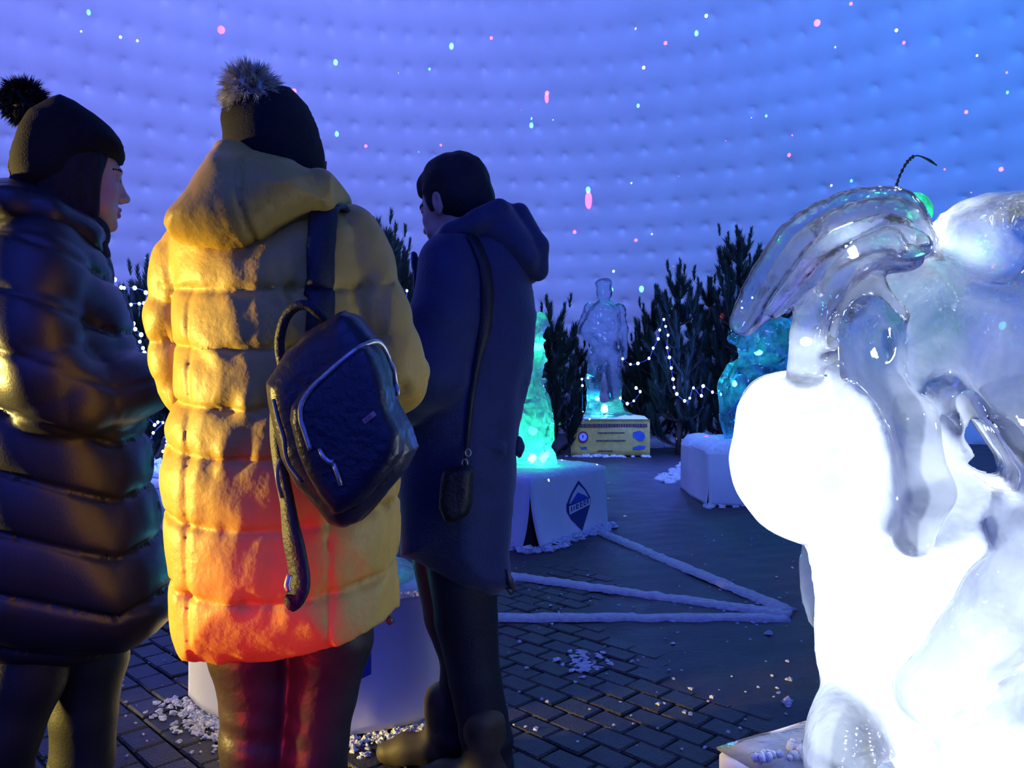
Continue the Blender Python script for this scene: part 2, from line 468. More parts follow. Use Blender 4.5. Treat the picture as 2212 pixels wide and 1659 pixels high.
def laser(name, loc, target, angle, col, power, scale, thr, stretch, dens, seed):
    """star projector: a spot whose beam is broken into points"""
    o = lamp(name, 'SPOT', loc, col, power, 0.004, target, angle, 0.15)
    L = o.data; L.use_nodes = True; nt = L.node_tree; N = nt.nodes; K = nt.links
    em = [n for n in N if n.type == 'EMISSION'][0]
    tc = N.new('ShaderNodeTexCoord'); mp = N.new('ShaderNodeMapping'); mp.inputs['Scale'].default_value = stretch
    mp.inputs['Location'].default_value = (seed, seed * 1.7, seed * .3)
    K.new(tc.outputs['Normal'], mp.inputs['Vector'])
    vo = N.new('ShaderNodeTexVoronoi'); vo.inputs['Scale'].default_value = scale; vo.inputs['Randomness'].default_value = 1.0
    K.new(mp.outputs[0], vo.inputs['Vector'])
    lt = N.new('ShaderNodeMath'); lt.operation = 'LESS_THAN'
    sx = N.new('ShaderNodeSeparateColor'); K.new(vo.outputs['Color'], sx.inputs[0])
    rr = N.new('ShaderNodeMath'); rr.operation = 'MULTIPLY'; rr.inputs[1].default_value = thr
    K.new(sx.outputs[1], rr.inputs[0])
    K.new(vo.outputs['Distance'], lt.inputs[0]); K.new(rr.outputs[0], lt.inputs[1])
    gt = N.new('ShaderNodeMath'); gt.operation = 'LESS_THAN'; gt.inputs[1].default_value = dens
    K.new(sx.outputs[0], gt.inputs[0])
    mu = N.new('ShaderNodeMath'); mu.operation = 'MULTIPLY'; K.new(lt.outputs[0], mu.inputs[0]); K.new(gt.outputs[0], mu.inputs[1])
    K.new(mu.outputs[0], em.inputs['Strength'])
LP = (0.8, 1.2, 3.2)
laser('laser_red', LP, (4.2, 13, 7.6), 84, (1.0, 0.06, 0.10), 60000, 30, 0.13, (1, 1, 1), 0.75, 1.3)
laser('laser_red_streaks', LP, (5.5, 12, 7.4), 64, (1.0, 0.06, 0.14), 50000, 19, 0.12, (1.0, 0.40, 0.6), 0.6, 4.1)
laser('laser_cyan', LP, (3.0, 13, 7.0), 92, (0.10, 1.0, 0.75), 45000, 30, 0.13, (1, .75, 1), 0.7, 7.7)
laser('laser_white', LP, (-1.0, 14, 5.8), 92, (0.7, 0.85, 1.0), 38000, 36, 0.085, (1, 1, 1), 0.8, 9.2)

def pave_edge(x, y):
    """>0 where the slush has buried the pavers"""
    return x - (0.62 + 0.16 * np.sin(y * 3.1) + 0.09 * np.sin(y * 7.7 + 1) - 0.10 * (y - 2.4)) + 0.9 * np.maximum(0, y - 4.6)
def build_floor():
    xs = np.concatenate([np.linspace(-14, -3, 30)[:-1], np.linspace(-3, 4, 160), np.linspace(4, 13.5, 30)[1:]])
    ys = np.concatenate([np.linspace(-10, 1.6, 20)[:-1], np.linspace(1.6, 7, 130), np.linspace(7, 17.6, 60)[1:]])
    X, Y = np.meshgrid(xs, ys, indexing='ij')
    p = np.stack([X, Y, 0 * X], -1).reshape(-1, 3)
    buried = 1 / (1 + np.exp(-pave_edge(X, Y) * 18)); far = np.clip((Y - 4.3) / .5, 0, 1); near = np.clip((1.7 - Y) / .3, 0, 1); side = np.clip((np.abs(X + .6) - 2.4) / .3, 0, 1)
    b = np.maximum.reduce([buried, far, near, side])
    n = (wob(p, 9, 2) * .004 + wob(p, 26, 5) * .003).reshape(X.shape)
    Z = -0.014 + b * (0.016 + n)
    V = np.stack([X, Y, Z], -1); nu, nv = X.shape; idx = np.arange(nu * nv).reshape(nu, nv)
    Q = np.stack([idx[:-1, :-1], idx[1:, :-1], idx[1:, 1:], idx[:-1, 1:]], -1).reshape(-1, 4)
    m, nt, N, L = nodes_of('trodden_slush')
    out = N.new('ShaderNodeOutputMaterial'); bs = N.new('ShaderNodeBsdfPrincipled'); tc = N.new('ShaderNodeTexCoord')
    n1 = N.new('ShaderNodeTexNoise'); n1.inputs['Scale'].default_value = 2.6; n1.inputs['Detail'].default_value = 8; n1.inputs['Roughness'].default_value = .65
    n2 = N.new('ShaderNodeTexNoise'); n2.inputs['Scale'].default_value = 22; n2.inputs['Detail'].default_value = 6; n2.inputs['Roughness'].default_value = .7
    mp = N.new('ShaderNodeMapping'); mp.inputs['Scale'].default_value = (1, 1.6, 1); L.new(tc.outputs['Object'], mp.inputs[0])
    L.new(mp.outputs[0], n1.inputs[0]); L.new(mp.outputs[0], n2.inputs[0])
    c1 = N.new('ShaderNodeValToRGB'); c1.color_ramp.elements[0].color = (.012, .012, .018, 1); c1.color_ramp.elements[1].color = (.040, .039, .050, 1)
    c1.color_ramp.elements[0].position = .35; c1.color_ramp.elements[1].position = .7
    L.new(n1.outputs[0], c1.inputs[0])
    c2 = N.new('ShaderNodeValToRGB'); c2.color_ramp.elements[0].position = .64; c2.color_ramp.elements[1].position = .76
    L.new(n2.outputs[0], c2.inputs[0])
    mx = N.new('ShaderNodeMixRGB'); mx.inputs[2].default_value = (.24, .24, .26, 1); L.new(c2.outputs[0], mx.inputs[0]); L.new(c1.outputs[0], mx.inputs[1])
    L.new(mx.outputs[0], bs.inputs['Base Color'])
    rr = N.new('ShaderNodeMapRange'); rr.inputs['To Min'].default_value = .30; rr.inputs['To Max'].default_value = .8; L.new(n1.outputs[0], rr.inputs[0]); L.new(rr.outputs[0], bs.inputs['Roughness'])
    bp = N.new('ShaderNodeBump'); bp.inputs['Strength'].default_value = .5; bp.inputs['Distance'].default_value = .015; L.new(n2.outputs[0], bp.inputs['Height']); L.new(bp.outputs[0], bs.inputs['Normal'])
    L.new(bs.outputs[0], out.inputs[0])
    o = obj('floor', (V.reshape(-1, 3), Q), m)
    tag(o, 'dark wet paved ground with trodden slush', 'floor', kind='structure')
    return o
FLOOR = build_floor()

def build_pavers():
    lx, ly, gap = 0.15, 0.105, 0.007
    mats = [mat('paver_a', (.027, .026, .030), .5, var=.3, scale=20, bump=.5, bscale=120), mat('paver_b', (.036, .034, .038), .55, var=.3, scale=20, bump=.5, bscale=120), mat('paver_c', (.021, .021, .025), .48, var=.3, scale=20, bump=.5, bscale=120)]
    def brick(sx, sy):
        a, b, c = sx / 2, sy / 2, .006
        V = [(-a, -b, -.03), (a, -b, -.03), (a, b, -.03), (-a, b, -.03), (-a, -b, -c), (a, -b, -c), (a, b, -c), (-a, b, -c), (-a + c, -b + c, 0), (a - c, -b + c, 0), (a - c, b - c, 0), (-a + c, b - c, 0)]
        Fc = []
        for r in (0, 4):
            for i in range(4): j = (i + 1) % 4; Fc.append((r + i, r + j, r + 4 + j, r + 4 + i))
        Fc.append((8, 9, 10, 11)); return np.array(V), Fc
    bv, bf = brick(lx - gap, ly - gap)
    mes = [mesh_from('paver', bv, bf, mm, smooth=False) for mm in mats]
    ca = math.sqrt(.5); cand = []
    for j in range(-45, 50):
        for i in range(-40, 45):
            a = (i + (.5 if j % 2 else 0)) * lx; b = j * ly
            x = ca * (a + b) - 0.6; y = ca * (-a + b) + 2.9
            if not (1.75 < y < 4.9 and -2.6 < x < 1.0): continue
            if pave_edge(np.array(x), np.array(y)) > .06: continue
            px = CX + x * F / y; py = CY + CH * F / y
            cand.append((x, y, px, py))
    vis = [c for c in cand if -40 < c[2] < 2230 and c[3] < 1690 and ((60 < c[2] < 500 and c[3] > 1330) or (930 < c[2] < 1560))]
    vis.sort(key=lambda c: c[1]); keep = set(id(c) for c in vis[:300])
    rest = []
    for c in cand:
        z = random.uniform(-.004, .002); rx, ry, rz = (random.uniform(-.02, .02) for _ in range(3))
        if id(c) in keep:
            o = bpy.data.objects.new('paver', random.choice(mes)); COL.objects.link(o); o.parent = FLOOR
            o.location = (c[0], c[1], z); o.rotation_euler = (rx, ry, -math.pi / 4 + rz)
        else:
            M = Matrix.Translation((c[0], c[1], z)) @ Matrix.Rotation(-math.pi / 4 + rz, 4, 'Z')
            rest.append((np.array([list(M @ Vector(v)) for v in bv]), bf))
    o = obj('paver_field', join(*rest), mats[0], FLOOR, smooth=False); o['kind'] = 'stuff'
build_pavers()

# white straps lying on the ground, meeting at one point
def strap_on_ground(p0, p1, w, label):
    n = 60; t = np.linspace(0, 1, n)[:, None]; pts = np.array(p0) * (1 - t) + np.array(p1) * t
    d = pts[-1] - pts[0]; d /= np.linalg.norm(d); sd = np.array([-d[1], d[0], 0])
    g = np.random.default_rng(int(w * 1000) + n)
    V = []; Fc = []
    for i in range(n):
        wl = w / 2 * (1 + .10 * g.normal()); wr = w / 2 * (1 + .10 * g.normal()); zt = .016 + .002 * g.normal()
        c = pts[i]
        V += [c + sd * wl + [0, 0, .002], c + sd * wl * .86 + [0, 0, zt], c - sd * wr * .86 + [0, 0, zt], c - sd * wr + [0, 0, .002]]
    for i in range(n - 1):
        for k in range(3): Fc.append((i * 4 + k, i * 4 + k + 1, i * 4 + k + 5, i * 4 + k + 4))
    Fc += [(3, 2, 1, 0), tuple((n - 1) * 4 + k for k in range(4))]
    o = obj('ground_strap', (np.array(V), Fc), mat('white_strap', (.50, .50, .52), .7, var=.2, scale=40, bump=.4, bscale=80), loc=(p0 + p1) / 2)
    tag(o, label, 'strap', 'white straps on the ground')
strap_on_ground(G(1284, 1146), G(1705, 1323), .105, 'white strap on the ground running to the pedestal with the blue diamond emblem')
strap_on_ground(G(1080, 1243), G(1708, 1331), .115, 'middle white strap of the three meeting on the ground')
strap_on_ground(G(300, 1336), G(1700, 1338), .105, 'lowest white strap crossing the ground behind the visitors')

# loose ice crumbs
def chips():
    g = np.random.default_rng(11); parts = []
    def put(px, py, s, flat=.5):
        q = G(px, py); parts.append(blob((q[0], q[1], s * flat * .6), (s, s * (.7 + .5 * g.random()), s * flat), g.integers(1e9), .45, 5, 3))
    for _ in range(170): put(g.uniform(1080, 1740), 1150 + 480 * g.random() ** 1.2, g.uniform(.004, .011))
    for _ in range(70): put(1262 + g.normal() * 22, 1432 + g.normal() * 13, g.uniform(.006, .02), .3)
    for _ in range(40): put(1230 + g.uniform(0, 460), 1340 + g.normal() * 7 - 0, g.uniform(.006, .014))
    for _ in range(30): put(1480 + g.normal() * 150, 1310 + g.normal() * 12, g.uniform(.006, .014))
    for q in ((1705, 1470, .018), (1703, 1516, .022), (1700, 1524, .018), (1190, 1310, .015), (1365, 1430, .012), (1660, 1370, .02)): put(*q)
    for _ in range(60): put(g.uniform(90, 480), 1380 + 270 * g.random(), g.uniform(.003, .007))
    o = obj('ice_crumbs', join(*parts), snow_mat('ice_crumb', (.62, .65, .72)), smooth=False)
    tag(o, 'small crumbs of ice and snow scattered over the ground', 'ice crumbs', kind='stuff')
chips()

def snow_ridge(pts, w, hgt, label, seed):
    """trampled snow piled along a line"""
    g = np.random.default_rng(seed); parts = []
    pts = spline(pts, max(8, int(len(pts) * 10)))
    for p in pts:
        for _ in range(3):
            r = w * g.uniform(.35, .8); parts.append(blob((p[0] + g.normal() * w * .5, p[1] + g.normal() * w * .5, 0), (r, r * g.uniform(.7, 1.2), hgt * g.uniform(.4, 1.1)), g.integers(1e9), .3, 8, 6))
    o = obj('snow_pile', join(*parts), snow_mat(), loc=tuple(pts[len(pts) // 2]))
    tag(o, label, 'snow', kind='stuff')
snow_ridge([G(1400, 965), G(1450, 962), G(1500, 968), G(1560, 972)], .30, .26, 'low snow bank in front of the dark pines', 5)
snow_ridge([G(290, 1050), G(340, 1040), G(400, 1036), G(470, 1040)], .30, .20, 'blue lit snow pile beneath the string lights behind the yellow coat', 8)
snow_ridge([G(1440, 1040), G(1500, 1000), G(1540, 985)], .12, .05, 'thin trampled snow strip beside the far right pedestal', 9)

# ================================================================== pines and light strings
NEED = mat('pine_needles', (.010, .026, .015), .6, var=.5, scale=5)
BARK = mat('pine_bark', (.05, .035, .025), .8, var=.4, scale=20)
def shoot(base, d, L, r, g, n):
    d = d / np.linalg.norm(d); u = np.cross(d, [.3, .8, .1]); u /= np.linalg.norm(u); w = np.cross(d, u)
    V, Fc = [], []
    for i in range(n):
        t = (i / n) ** .8; a = g.random() * 6.283; o = math.cos(a) * u + math.sin(a) * w
        q = base + d * L * t; k = r * (1.0 - .25 * t) * g.uniform(.75, 1.25)
        tip = q + d * k * 1.15 + o * k * (.45 + .30 * (1 - t)); s = np.cross(d, o) * .010
        b = len(V); V += [q - s, q + s, tip]; Fc.append((b, b + 1, b + 2))
    return np.array(V), Fc
def pine(X, Y, H, spread, label, seed, lean=0.0, crown=()):
    """young pine: upswept branches ending in upright bottle-brush candles"""
    g = np.random.default_rng(seed); r = thing('pine_tree', label, 'tree', (X, Y, 0), 'dark pines standing along the dome wall')
    top = np.array([X + lean, Y, H - .55]); base = np.array([X, Y, -.02])
    tr = np.array([base * (1 - t) + top * t + np.array([g.normal() * .02, g.normal() * .02, 0]) for t in np.linspace(0, 1, 9)])
    obj('trunk', tube(tr, np.linspace(.055, .014, 9), 7), BARK, r)
    def branch(p0, out, L, n):
        o = np.array([math.cos(out), math.sin(out), 0])
        p1 = p0 + o * L * .55 + [0, 0, .22 * L]; p2 = p1 + o * L * .22 + [0, 0, .55 * L]
        c = spline([p0, p1, p2], 7); parts = [tube(c, np.linspace(.02, .008, 7), 5)]
        nb = len(parts[0][1])
        parts.append(shoot(c[1], c[4] - c[1], L * .6, .10, g, n // 2))
        parts.append(shoot(c[4], np.array([o[0] * .25, o[1] * .25, 1.0]), .40 * g.uniform(.8, 1.2), .15, g, n * 2))
        for _ in range(2):
            s = c[g.integers(2, 6)]; parts.append(shoot(s, np.array([g.normal() * .35, g.normal() * .35, 1.0]), .34 * g.uniform(.6, 1.1), .13, g, int(n * 1.4)))
        v, f = join(*parts); fm = [0] * nb + [1] * (len(f) - nb)
        obj('branch', (v, f), [BARK, NEED], r, smooth=False, fmat=fm)
    z = .15; lev = 0
    while z < H - .80:
        k = 6 if z < H * .6 else 4; fr = 1 - z / H; L = spread * (.40 + .75 * fr)
        c = base + (top - base) * min(1, z / (H - .55))
        for i in range(k): branch(c, (i + g.random() * .6) * 6.283 / k + lev * 1.3, L, 80)
        z += .38; lev += 1
    # leading shoots: a tall candle with a ring of shorter ones, and a second ring lower
    for ring, (k, z0, sp, L0) in enumerate(((5, .10, .55, .40), (5, .45, .75, .42))):
        for a in np.arange(k) * 6.283 / k + g.random() * 6:
            v, f = shoot(top - [0, 0, z0], np.array([math.cos(a) * sp, math.sin(a) * sp, 1.0]), L0 * g.uniform(.75, 1.15), .14, g, 170)
            v2, f2 = shoot(v[-1], np.array([math.cos(a) * .1, math.sin(a) * .1, 1.0]), .16, .08, g, 40)
            obj('side_shoot', join((v, f), (v2, f2)), NEED, r, smooth=False)
    v, f = shoot(top - [0, 0, .10], np.array([lean * .1, 0, 1.0]), .50, .15, g, 320); obj('leading_shoot', (v, f), NEED, r, smooth=False)
def pine_px(px, top, D, spread, label, seed, lean=0.0):
    q = P(px, top, D); pine(q[0], D, q[2], spread, label, seed, lean)
pine_px(1597, 487, 12.6, .60, 'tallest dark pine beside the clear ice mane', 1)
pine_px(1466, 563, 12.2, .55, 'dark pine right of the ice man statue with light string hung from it', 2)
pine_px(1533, 588, 14.0, .60, 'dark pine between the two taller pines on the right', 3)
pine_px(1412, 640, 13.8, .50, 'small dark pine nearest the right hand of the ice man statue', 4)
pine_px(1378, 716, 15.1, .40, 'shortest pine peeking up right behind the ice man statue', 5)
pine_px(1662, 588, 14.0, .55, 'pine half hidden behind the tip of the ice mane', 16)
pine_px(1187, 642, 10.4, .45, 'slim dark pine behind the green glowing ice bottle', 6)
pine_px(1246, 722, 14.2, .42, 'low dark pine left behind the ice man statue', 7)
pine_px(816, 462, 9.7, .50, 'tallest pine showing between the yellow coat and the navy parka', 8)
pine_px(850, 500, 10.9, .45, 'pine with a forked top left of the bowed head above the navy parka', 9)
pine_px(874, 560, 12.2, .40, 'shorter pine behind the collar of the navy parka', 10)
pine_px(318, 562, 9.9, .55, 'dark pine left of the yellow coat shoulder', 11)
pine_px(262, 606, 11.3, .55, 'low pine wrapped in blue lights behind the dark coat', 12)

BULB = emit('blue_led', (.42, .60, 1.0), 26.0)
def bulb_mesh():
    v, f = blob((0, 0, 0), (1, 1, 1.15), 1, 0, 8, 6); return mesh_from('bulb', v, f, BULB)
BULB_ME = bulb_mesh()
WIRE = mat('cable_blue', (.02, .03, .10), .5)
def light_string(pxs, D, label, r=.020):
    pts = [P(x, y, D + dz) for (x, y, dz) in [(p + (0,))[:3] for p in pxs]]
    root = thing('light_string', label, 'string lights', (pts[0][0], pts[0][1], pts[0][2]), 'blue string lights on the pines')
    c = spline(pts, len(pts) * 4)
    obj('cable', tube(c + [0, 0.012, 0], .006, 5), WIRE, root)
    w = wloc(root)
    for i, p in enumerate(pts):
        b = bpy.data.objects.new('bulb', BULB_ME); COL.objects.link(b); b.parent = root
        b.location = tuple(p - w); k = r * random.uniform(.8, 1.2); b.scale = (k, k, k)
light_string([(1345, 775), (1362, 787), (1378, 785), (1402, 774), (1411, 752), (1422, 732), (1425, 713), (1434, 690), (1438, 705), (1443, 724), (1441, 751), (1446, 772), (1450, 795), (1454, 819), (1456, 837), (1462, 851), (1479, 866), (1490, 860), (1498, 838), (1515, 855), (1519, 834), (1539, 847), (1557, 852)], 11.6, 'long blue light string climbing and falling right of the ice man statue', .019)
light_string([(1340, 860), (1355, 872), (1369, 866), (1383, 846), (1374, 838)], 11.7, 'short string of blue lights low beside the right leg of the ice man statue', .018)
light_string([(1258, 890), (1258, 833), (1257, 819), (1270, 816)], 12.1, 'few blue lights low left of the ice man statue', .018)
light_string([(1602, 640), (1601, 650), (1603, 665), (1625, 643)], 11.8, 'blue lights high on the tallest pine by the ice mane', .017)
light_string([(879, 628), (878, 648), (884, 665)], 9.3, 'two bright blue lights beside the chest of the navy parka', .016)
light_string([(214, 570), (223, 567), (237, 591), (248, 604), (262, 621), (268, 622), (291, 622), (315, 632), (311, 655), (301, 656), (283, 658), (282, 684), (288, 699), (292, 711), (305, 723), (302, 738), (309, 752), (312, 762)], 9.2, 'blue light string falling between the dark coat and the yellow coat', .020)
light_string([(306, 893), (309, 890), (334, 918), (341, 912), (352, 913), (331, 935), (321, 956), (316, 975)], 8.9, 'blue light string hanging low behind the dark coat', .016)
light_string([(372, 937), (369, 943), (361, 953), (359, 962), (352, 975)], 8.8, 'short blue light string against the yellow coat sleeve', .015)
for q, e in ((P(1440, 760, 11.4), 22), (P(1500, 850, 11.4), 18), (P(270, 630, 9.0), 22), (P(345, 930, 8.7), 14), (P(880, 640, 9.1), 6), (P(1362, 855, 11.4), 8), (P(1603, 655, 11.6), 6)):
    lamp('light_string_glow', 'POINT', tuple(q), (.05, .11, 1.0), e * 2.2, .08)
# ================================================================== pedestals
CLOTH = mat('white_cloth', (.74, .75, .80), .75, var=.06, scale=4, bump=.15, bscale=14)
CORE = mat('pedestal_core', (.03, .03, .035), .8)
def cloth_panel(a, b, z0, z1, off, flare, parent, seed, gapa=0.0, gapb=0.0, th=.006, name='cloth_panel'):
    """hanging cloth between ground points a and b, softly rippled, hem a little flared"""
    a = np.array(a[:2], float); b = np.array(b[:2], float); e = b - a; L = np.linalg.norm(e); e /= L; nrm = np.array([e[1], -e[0]])
    nu, nv = 26, 18; g = np.random.default_rng(seed); ph = g.random(4) * 6.28; V = []
    for side in (0, 1):
        for i in range(nu):
            for j in range(nv):
                v = j / (nv - 1); u = i / (nu - 1)
                ea = gapa * (1 - v) ** 3 ; eb = gapb * (1 - v) ** 3
                s = ea + (L - ea - eb) * u
                d = off + flare * (1 - v) ** 2 + .010 * math.sin(u * 5 + ph[0] + v * 3) * (1 - v * .6) + .006 * math.sin(u * 11 + ph[1]) * (1 - v) - side * th
                q = a + e * s + nrm * d
                V.append((q[0], q[1], z0 + (z1 - z0) * v))
    Fc = []; n = nu * nv
    for i in range(nu - 1):
        for j in range(nv - 1):
            k = i * nv + j
            Fc.append((k, k + nv, k + nv + 1, k + 1)); Fc.append((n + k, n + k + 1, n + k + nv + 1, n + k + nv))
    for i in range(nu - 1):
        for j in (0, nv - 1):
            k = i * nv + j; Fc.append((k, k + nv, n + k + nv, n + k) if j else (k, n + k, n + k + nv, k + nv))
    for j in range(nv - 1):
        for i in (0, nu - 1):
            k = i * nv + j; Fc.append((k, k + 1, n + k + 1, n + k) if i == 0 else (k, n + k, n + k + 1, k + 1))
    return obj(name, (np.array(V), Fc), CLOTH, parent)
def rough_top(poly, z0, hgt, seed, name, mt, parent, amp=.02, inset=.0):
    """slab of ice or packed snow with an uneven surface"""
    poly = np.asarray(poly, float); c = poly.mean(0); V = []; Fc = []
    n = 22
    a, b, d, e = poly
    for i in range(n):
        for j in range(n):
            u, v = i / (n - 1), j / (n - 1)
            q = (a * (1 - u) + b * u) * (1 - v) + (e * (1 - u) + d * u) * v
            V.append((q[0], q[1], z0 + hgt))
    V = np.array(V); edge = np.array([min(i, j, n - 1 - i, n - 1 - j) for i in range(n) for j in range(n)])
    V[:, 2] += wob(V, 14, seed) * amp * .5 + wob(V, 45, seed + 1) * amp * .35 - np.where(edge == 0, hgt * .75, np.where(edge == 1, hgt * .12, 0))
    for i in range(n - 1):
        for j in range(n - 1):
            k = i * n + j; Fc.append((k, k + n, k + n + 1, k + 1))
    m = len(V); ring = [i * n for i in range(n)] + [(n - 1) * n + j for j in range(1, n)] + [i * n + n - 1 for i in range(n - 2, -1, -1)] + [j for j in range(n - 2, 0, -1)]
    W = V[ring].copy(); W[:, 2] = z0; V = np.vstack([V, W])
    for i in range(len(ring)):
        j = (i + 1) % len(ring); Fc.append((ring[i], m + i, m + j, ring[j]))
    Fc.append(tuple(m + i for i in range(len(ring))))
    return obj(name, (V, Fc), mt, parent)
def foot_snow(a, b, seed, parent, n=60, s=.022):
    g = np.random.default_rng(seed); parts = []; a = np.array(a[:2]); b = np.array(b[:2]); e = (b - a) / np.linalg.norm(b - a); nr = np.array([e[1], -e[0]])
    for _ in range(n):
        q = a + (b - a) * g.uniform(-.06, 1.04) + nr * abs(g.normal()) * .055 + nr * .015
        r = s * g.uniform(.25, 1.0); parts.append(blob((q[0], q[1], r * .25), (r, r * g.uniform(.6, 1.3), r * .6), g.integers(1e9), .5, 6, 4))
    o = obj('foot_snow', join(*parts), snow_mat('crumbly_snow', (.7, .72, .76)), parent, smooth=False); o['kind'] = 'stuff'; return o

# --- pedestal with the diamond emblem
A2 = np.array([.121, 5.16]); B2 = np.array([.735, 6.06]); e2 = (B2 - A2); n2 = np.array([-e2[1], e2[0]]); D2 = A2 + n2; C2 = B2 + n2
ped2 = thing('pedestal', 'white cloth covered pedestal with a blue diamond emblem', 'pedestal', ((A2[0] + C2[0]) / 2, (A2[1] + C2[1]) / 2, 0))
cen2 = (A2 + C2) / 2
def shrink(p, c, k): return c + (p - c) * k
obj('core', prism([shrink(q, cen2, .965) for q in (A2, B2, C2, D2)], 0.0, .46), CORE, ped2, smooth=False)
pan2 = cloth_panel(A2, B2, .01, .47, .0, .035, ped2, 3, gapa=.06)
cloth_panel(D2, A2, .01, .47, .0, .05, ped2, 4, gapb=.04, gapa=0)
rough_top([A2, B2, C2, D2], .465, .035, 6, 'snow_top', snow_mat('packed_snow', (.8, .84, .88)), ped2, .018)
foot_snow(A2, B2, 21, ped2, 120, .05); foot_snow(D2, A2, 22, ped2, 60, .05)
def emblem():
    em = pan2; ee = e2 / np.linalg.norm(e2); L = np.linalg.norm(e2); nr = np.array([ee[1], -ee[0]])
    bv = BVHTree.FromPolygons([tuple(np.array(v.co) + wloc(pan2)) for v in pan2.data.vertices], [tuple(p.vertices) for p in pan2.data.polygons])
    def q(u, z, off):
        b = A2 + ee * u * L; h = bv.ray_cast(Vector((b[0] + nr[0] * .4, b[1] + nr[1] * .4, z)), Vector((-nr[0], -nr[1], 0)))[0]
        h = np.array(h) if h is not None else np.array([b[0], b[1], z])
        return h + np.array([nr[0], nr[1], 0]) * off
    def shape(name, pts, off, m, th=.002):
        V = [q(u, z, off) for u, z in pts] + [q(u, z, off - th) for u, z in pts]; n = len(pts)
        Fc = [tuple(range(n))] + [tuple(range(2 * n - 1, n - 1, -1))] + [(i, (i + 1) % n, n + (i + 1) % n, n + i)[::-1] for i in range(n)]
        return obj(name, (np.array(V), Fc), m, em, smooth=False)
    nav = mat('emblem_navy', (.012, .02, .16), .6, var=.05); blu = mat('emblem_blue', (.02, .05, .42), .6, var=.05); wht = mat('emblem_white', (.7, .72, .78), .6, var=.05)
    c, w = .60, .165
    # outer shield, its pale upper field, the peak, the name band with its letters
    S = lambda du, z: (c + du * w, z)
    shape('emblem_shield', [S(0, .405), S(-.62, .315), S(-.98, .245), S(-1.0, .195), S(-.72, .135), S(0, .035), S(.72, .15), S(1.0, .215), S(.98, .26), S(.62, .325)], .004, nav)
    shape('emblem_field', [S(0, .375), S(-.50, .31), S(-.80, .25), S(.80, .265), S(.50, .32)], .006, wht)
    shape('emblem_peak', [S(-.10, .318), S(-.80, .240), S(.84, .258), S(.45, .288)], .008, blu)
    shape('emblem_band', [S(-.86, .232), S(-.86, .175), S(.88, .208), S(.88, .255)], .010, wht)
    x = -.74
    for k, (lw, gap) in enumerate(((.08, .10), (.07, .12), (.20, .10), (.20, .10), (.20, .10), (.10, 0))):
        zb = .190 + (x + .86) * .0185; shape('emblem_letter', [S(x, zb), S(x + lw, zb + .002), S(x + lw, zb + .036), S(x, zb + .034)], .012, nav, .001)
        if lw > .15: shape('emblem_letter_counter', [S(x + .07, zb + .009), S(x + .13, zb + .010), S(x + .13, zb + .027), S(x + .07, zb + .026)], .0135, wht, .001)
        x += lw + gap + .02
    # small blue drop under the band
    shape('emblem_drop', [S(-.06, .12), S(.08, .12), S(.10, .105), S(-.06, .105)], .006, blu)
emblem()

# --- pedestal close behind the yellow coat
L1, M1, R1 = G(411, 1507)[:2], G(602, 1618)[:2], G(1020, 1535)[:2]
K1 = L1 + R1 - M1; cen1 = (L1 + R1) / 2
ped1 = thing('pedestal', 'white cloth covered pedestal between the yellow coat and the navy parka', 'pedestal', (cen1[0], cen1[1], 0))
obj('core', prism([shrink(q, cen1, .96) for q in (M1, R1, K1, L1)], 0.0, .41), CORE, ped1, smooth=False)
p1a = cloth_panel(L1, M1, .01, .42, .0, .02, ped1, 13); p1b = cloth_panel(M1, R1, .01, .42, .0, .02, ped1, 14)
cloth_panel(R1, K1, .01, .42, .0, .01, ped1, 15); cloth_panel(K1, L1, .01, .42, .0, .01, ped1, 16)
rough_top([M1, R1, K1, L1], .415, .03, 16, 'snow_top', snow_mat('packed_snow', (.8, .84, .88)), ped1, .012)
foot_snow(L1, M1, 23, ped1, 420, .014); foot_snow(M1, R1, 24, ped1, 420, .014)
lb = [surf(bvh_of((np.array([np.array(v.co) + wloc(p1b) for v in p1b.data.vertices]), [tuple(p.vertices) for p in p1b.data.polygons])), x, y, .003, 2.4)[0] for x, y in ((780, 1408), (801, 1406), (801, 1456), (780, 1466))]
obj('blue_label', (np.array(lb + [q + np.array([0, .002, 0]) for q in lb]), [(0, 3, 2, 1), (4, 5, 6, 7), (0, 1, 5, 4), (1, 2, 6, 5), (2, 3, 7, 6), (3, 0, 4, 7)]), mat('label_blue', (.02, .04, .40), .5), ped1, smooth=False)

# --- small glowing ice block on it
def small_ice():
    c = cen1; v = Vol((c[0] - .36, c[1] - .3, .40), (c[0] + .36, c[1] + .3, .78), .012); g = np.random.default_rng(4)
    v.ell((c[0], c[1], .46), (.30, .24, .06), .03)
    v.cap((c[0] - .10, c[1], .45), (c[0] - .14, c[1] + .02, .66), .09, .06, .05); v.cap((c[0] + .08, c[1], .45), (c[0] + .04, c[1], .58), .08, .05, .05)
    v.cut(lambda X, Y, Z: .425 - Z + 0 * X + 0 * Y)
    vf = disp(v.mesh(), lambda V, N: wob(V, 45, 3) * .006)
    r = thing('ice_sculpture', 'cyan glowing ice block on the pedestal behind the yellow coat', 'ice sculpture', (c[0], c[1], .425))
    obj('ice_body', vf, ice('ice_cyan', (.7, .97, 1.0), (.25, .6), 14, .5), r)
    for x, y, e in ((.12, -.13, 1.2), (-.12, -.05, .5)):
        lamp('ice_led_cyan', 'POINT', (c[0] + x, c[1] + y, .52), (.05, .75, 1.0), e, .03)
small_ice()

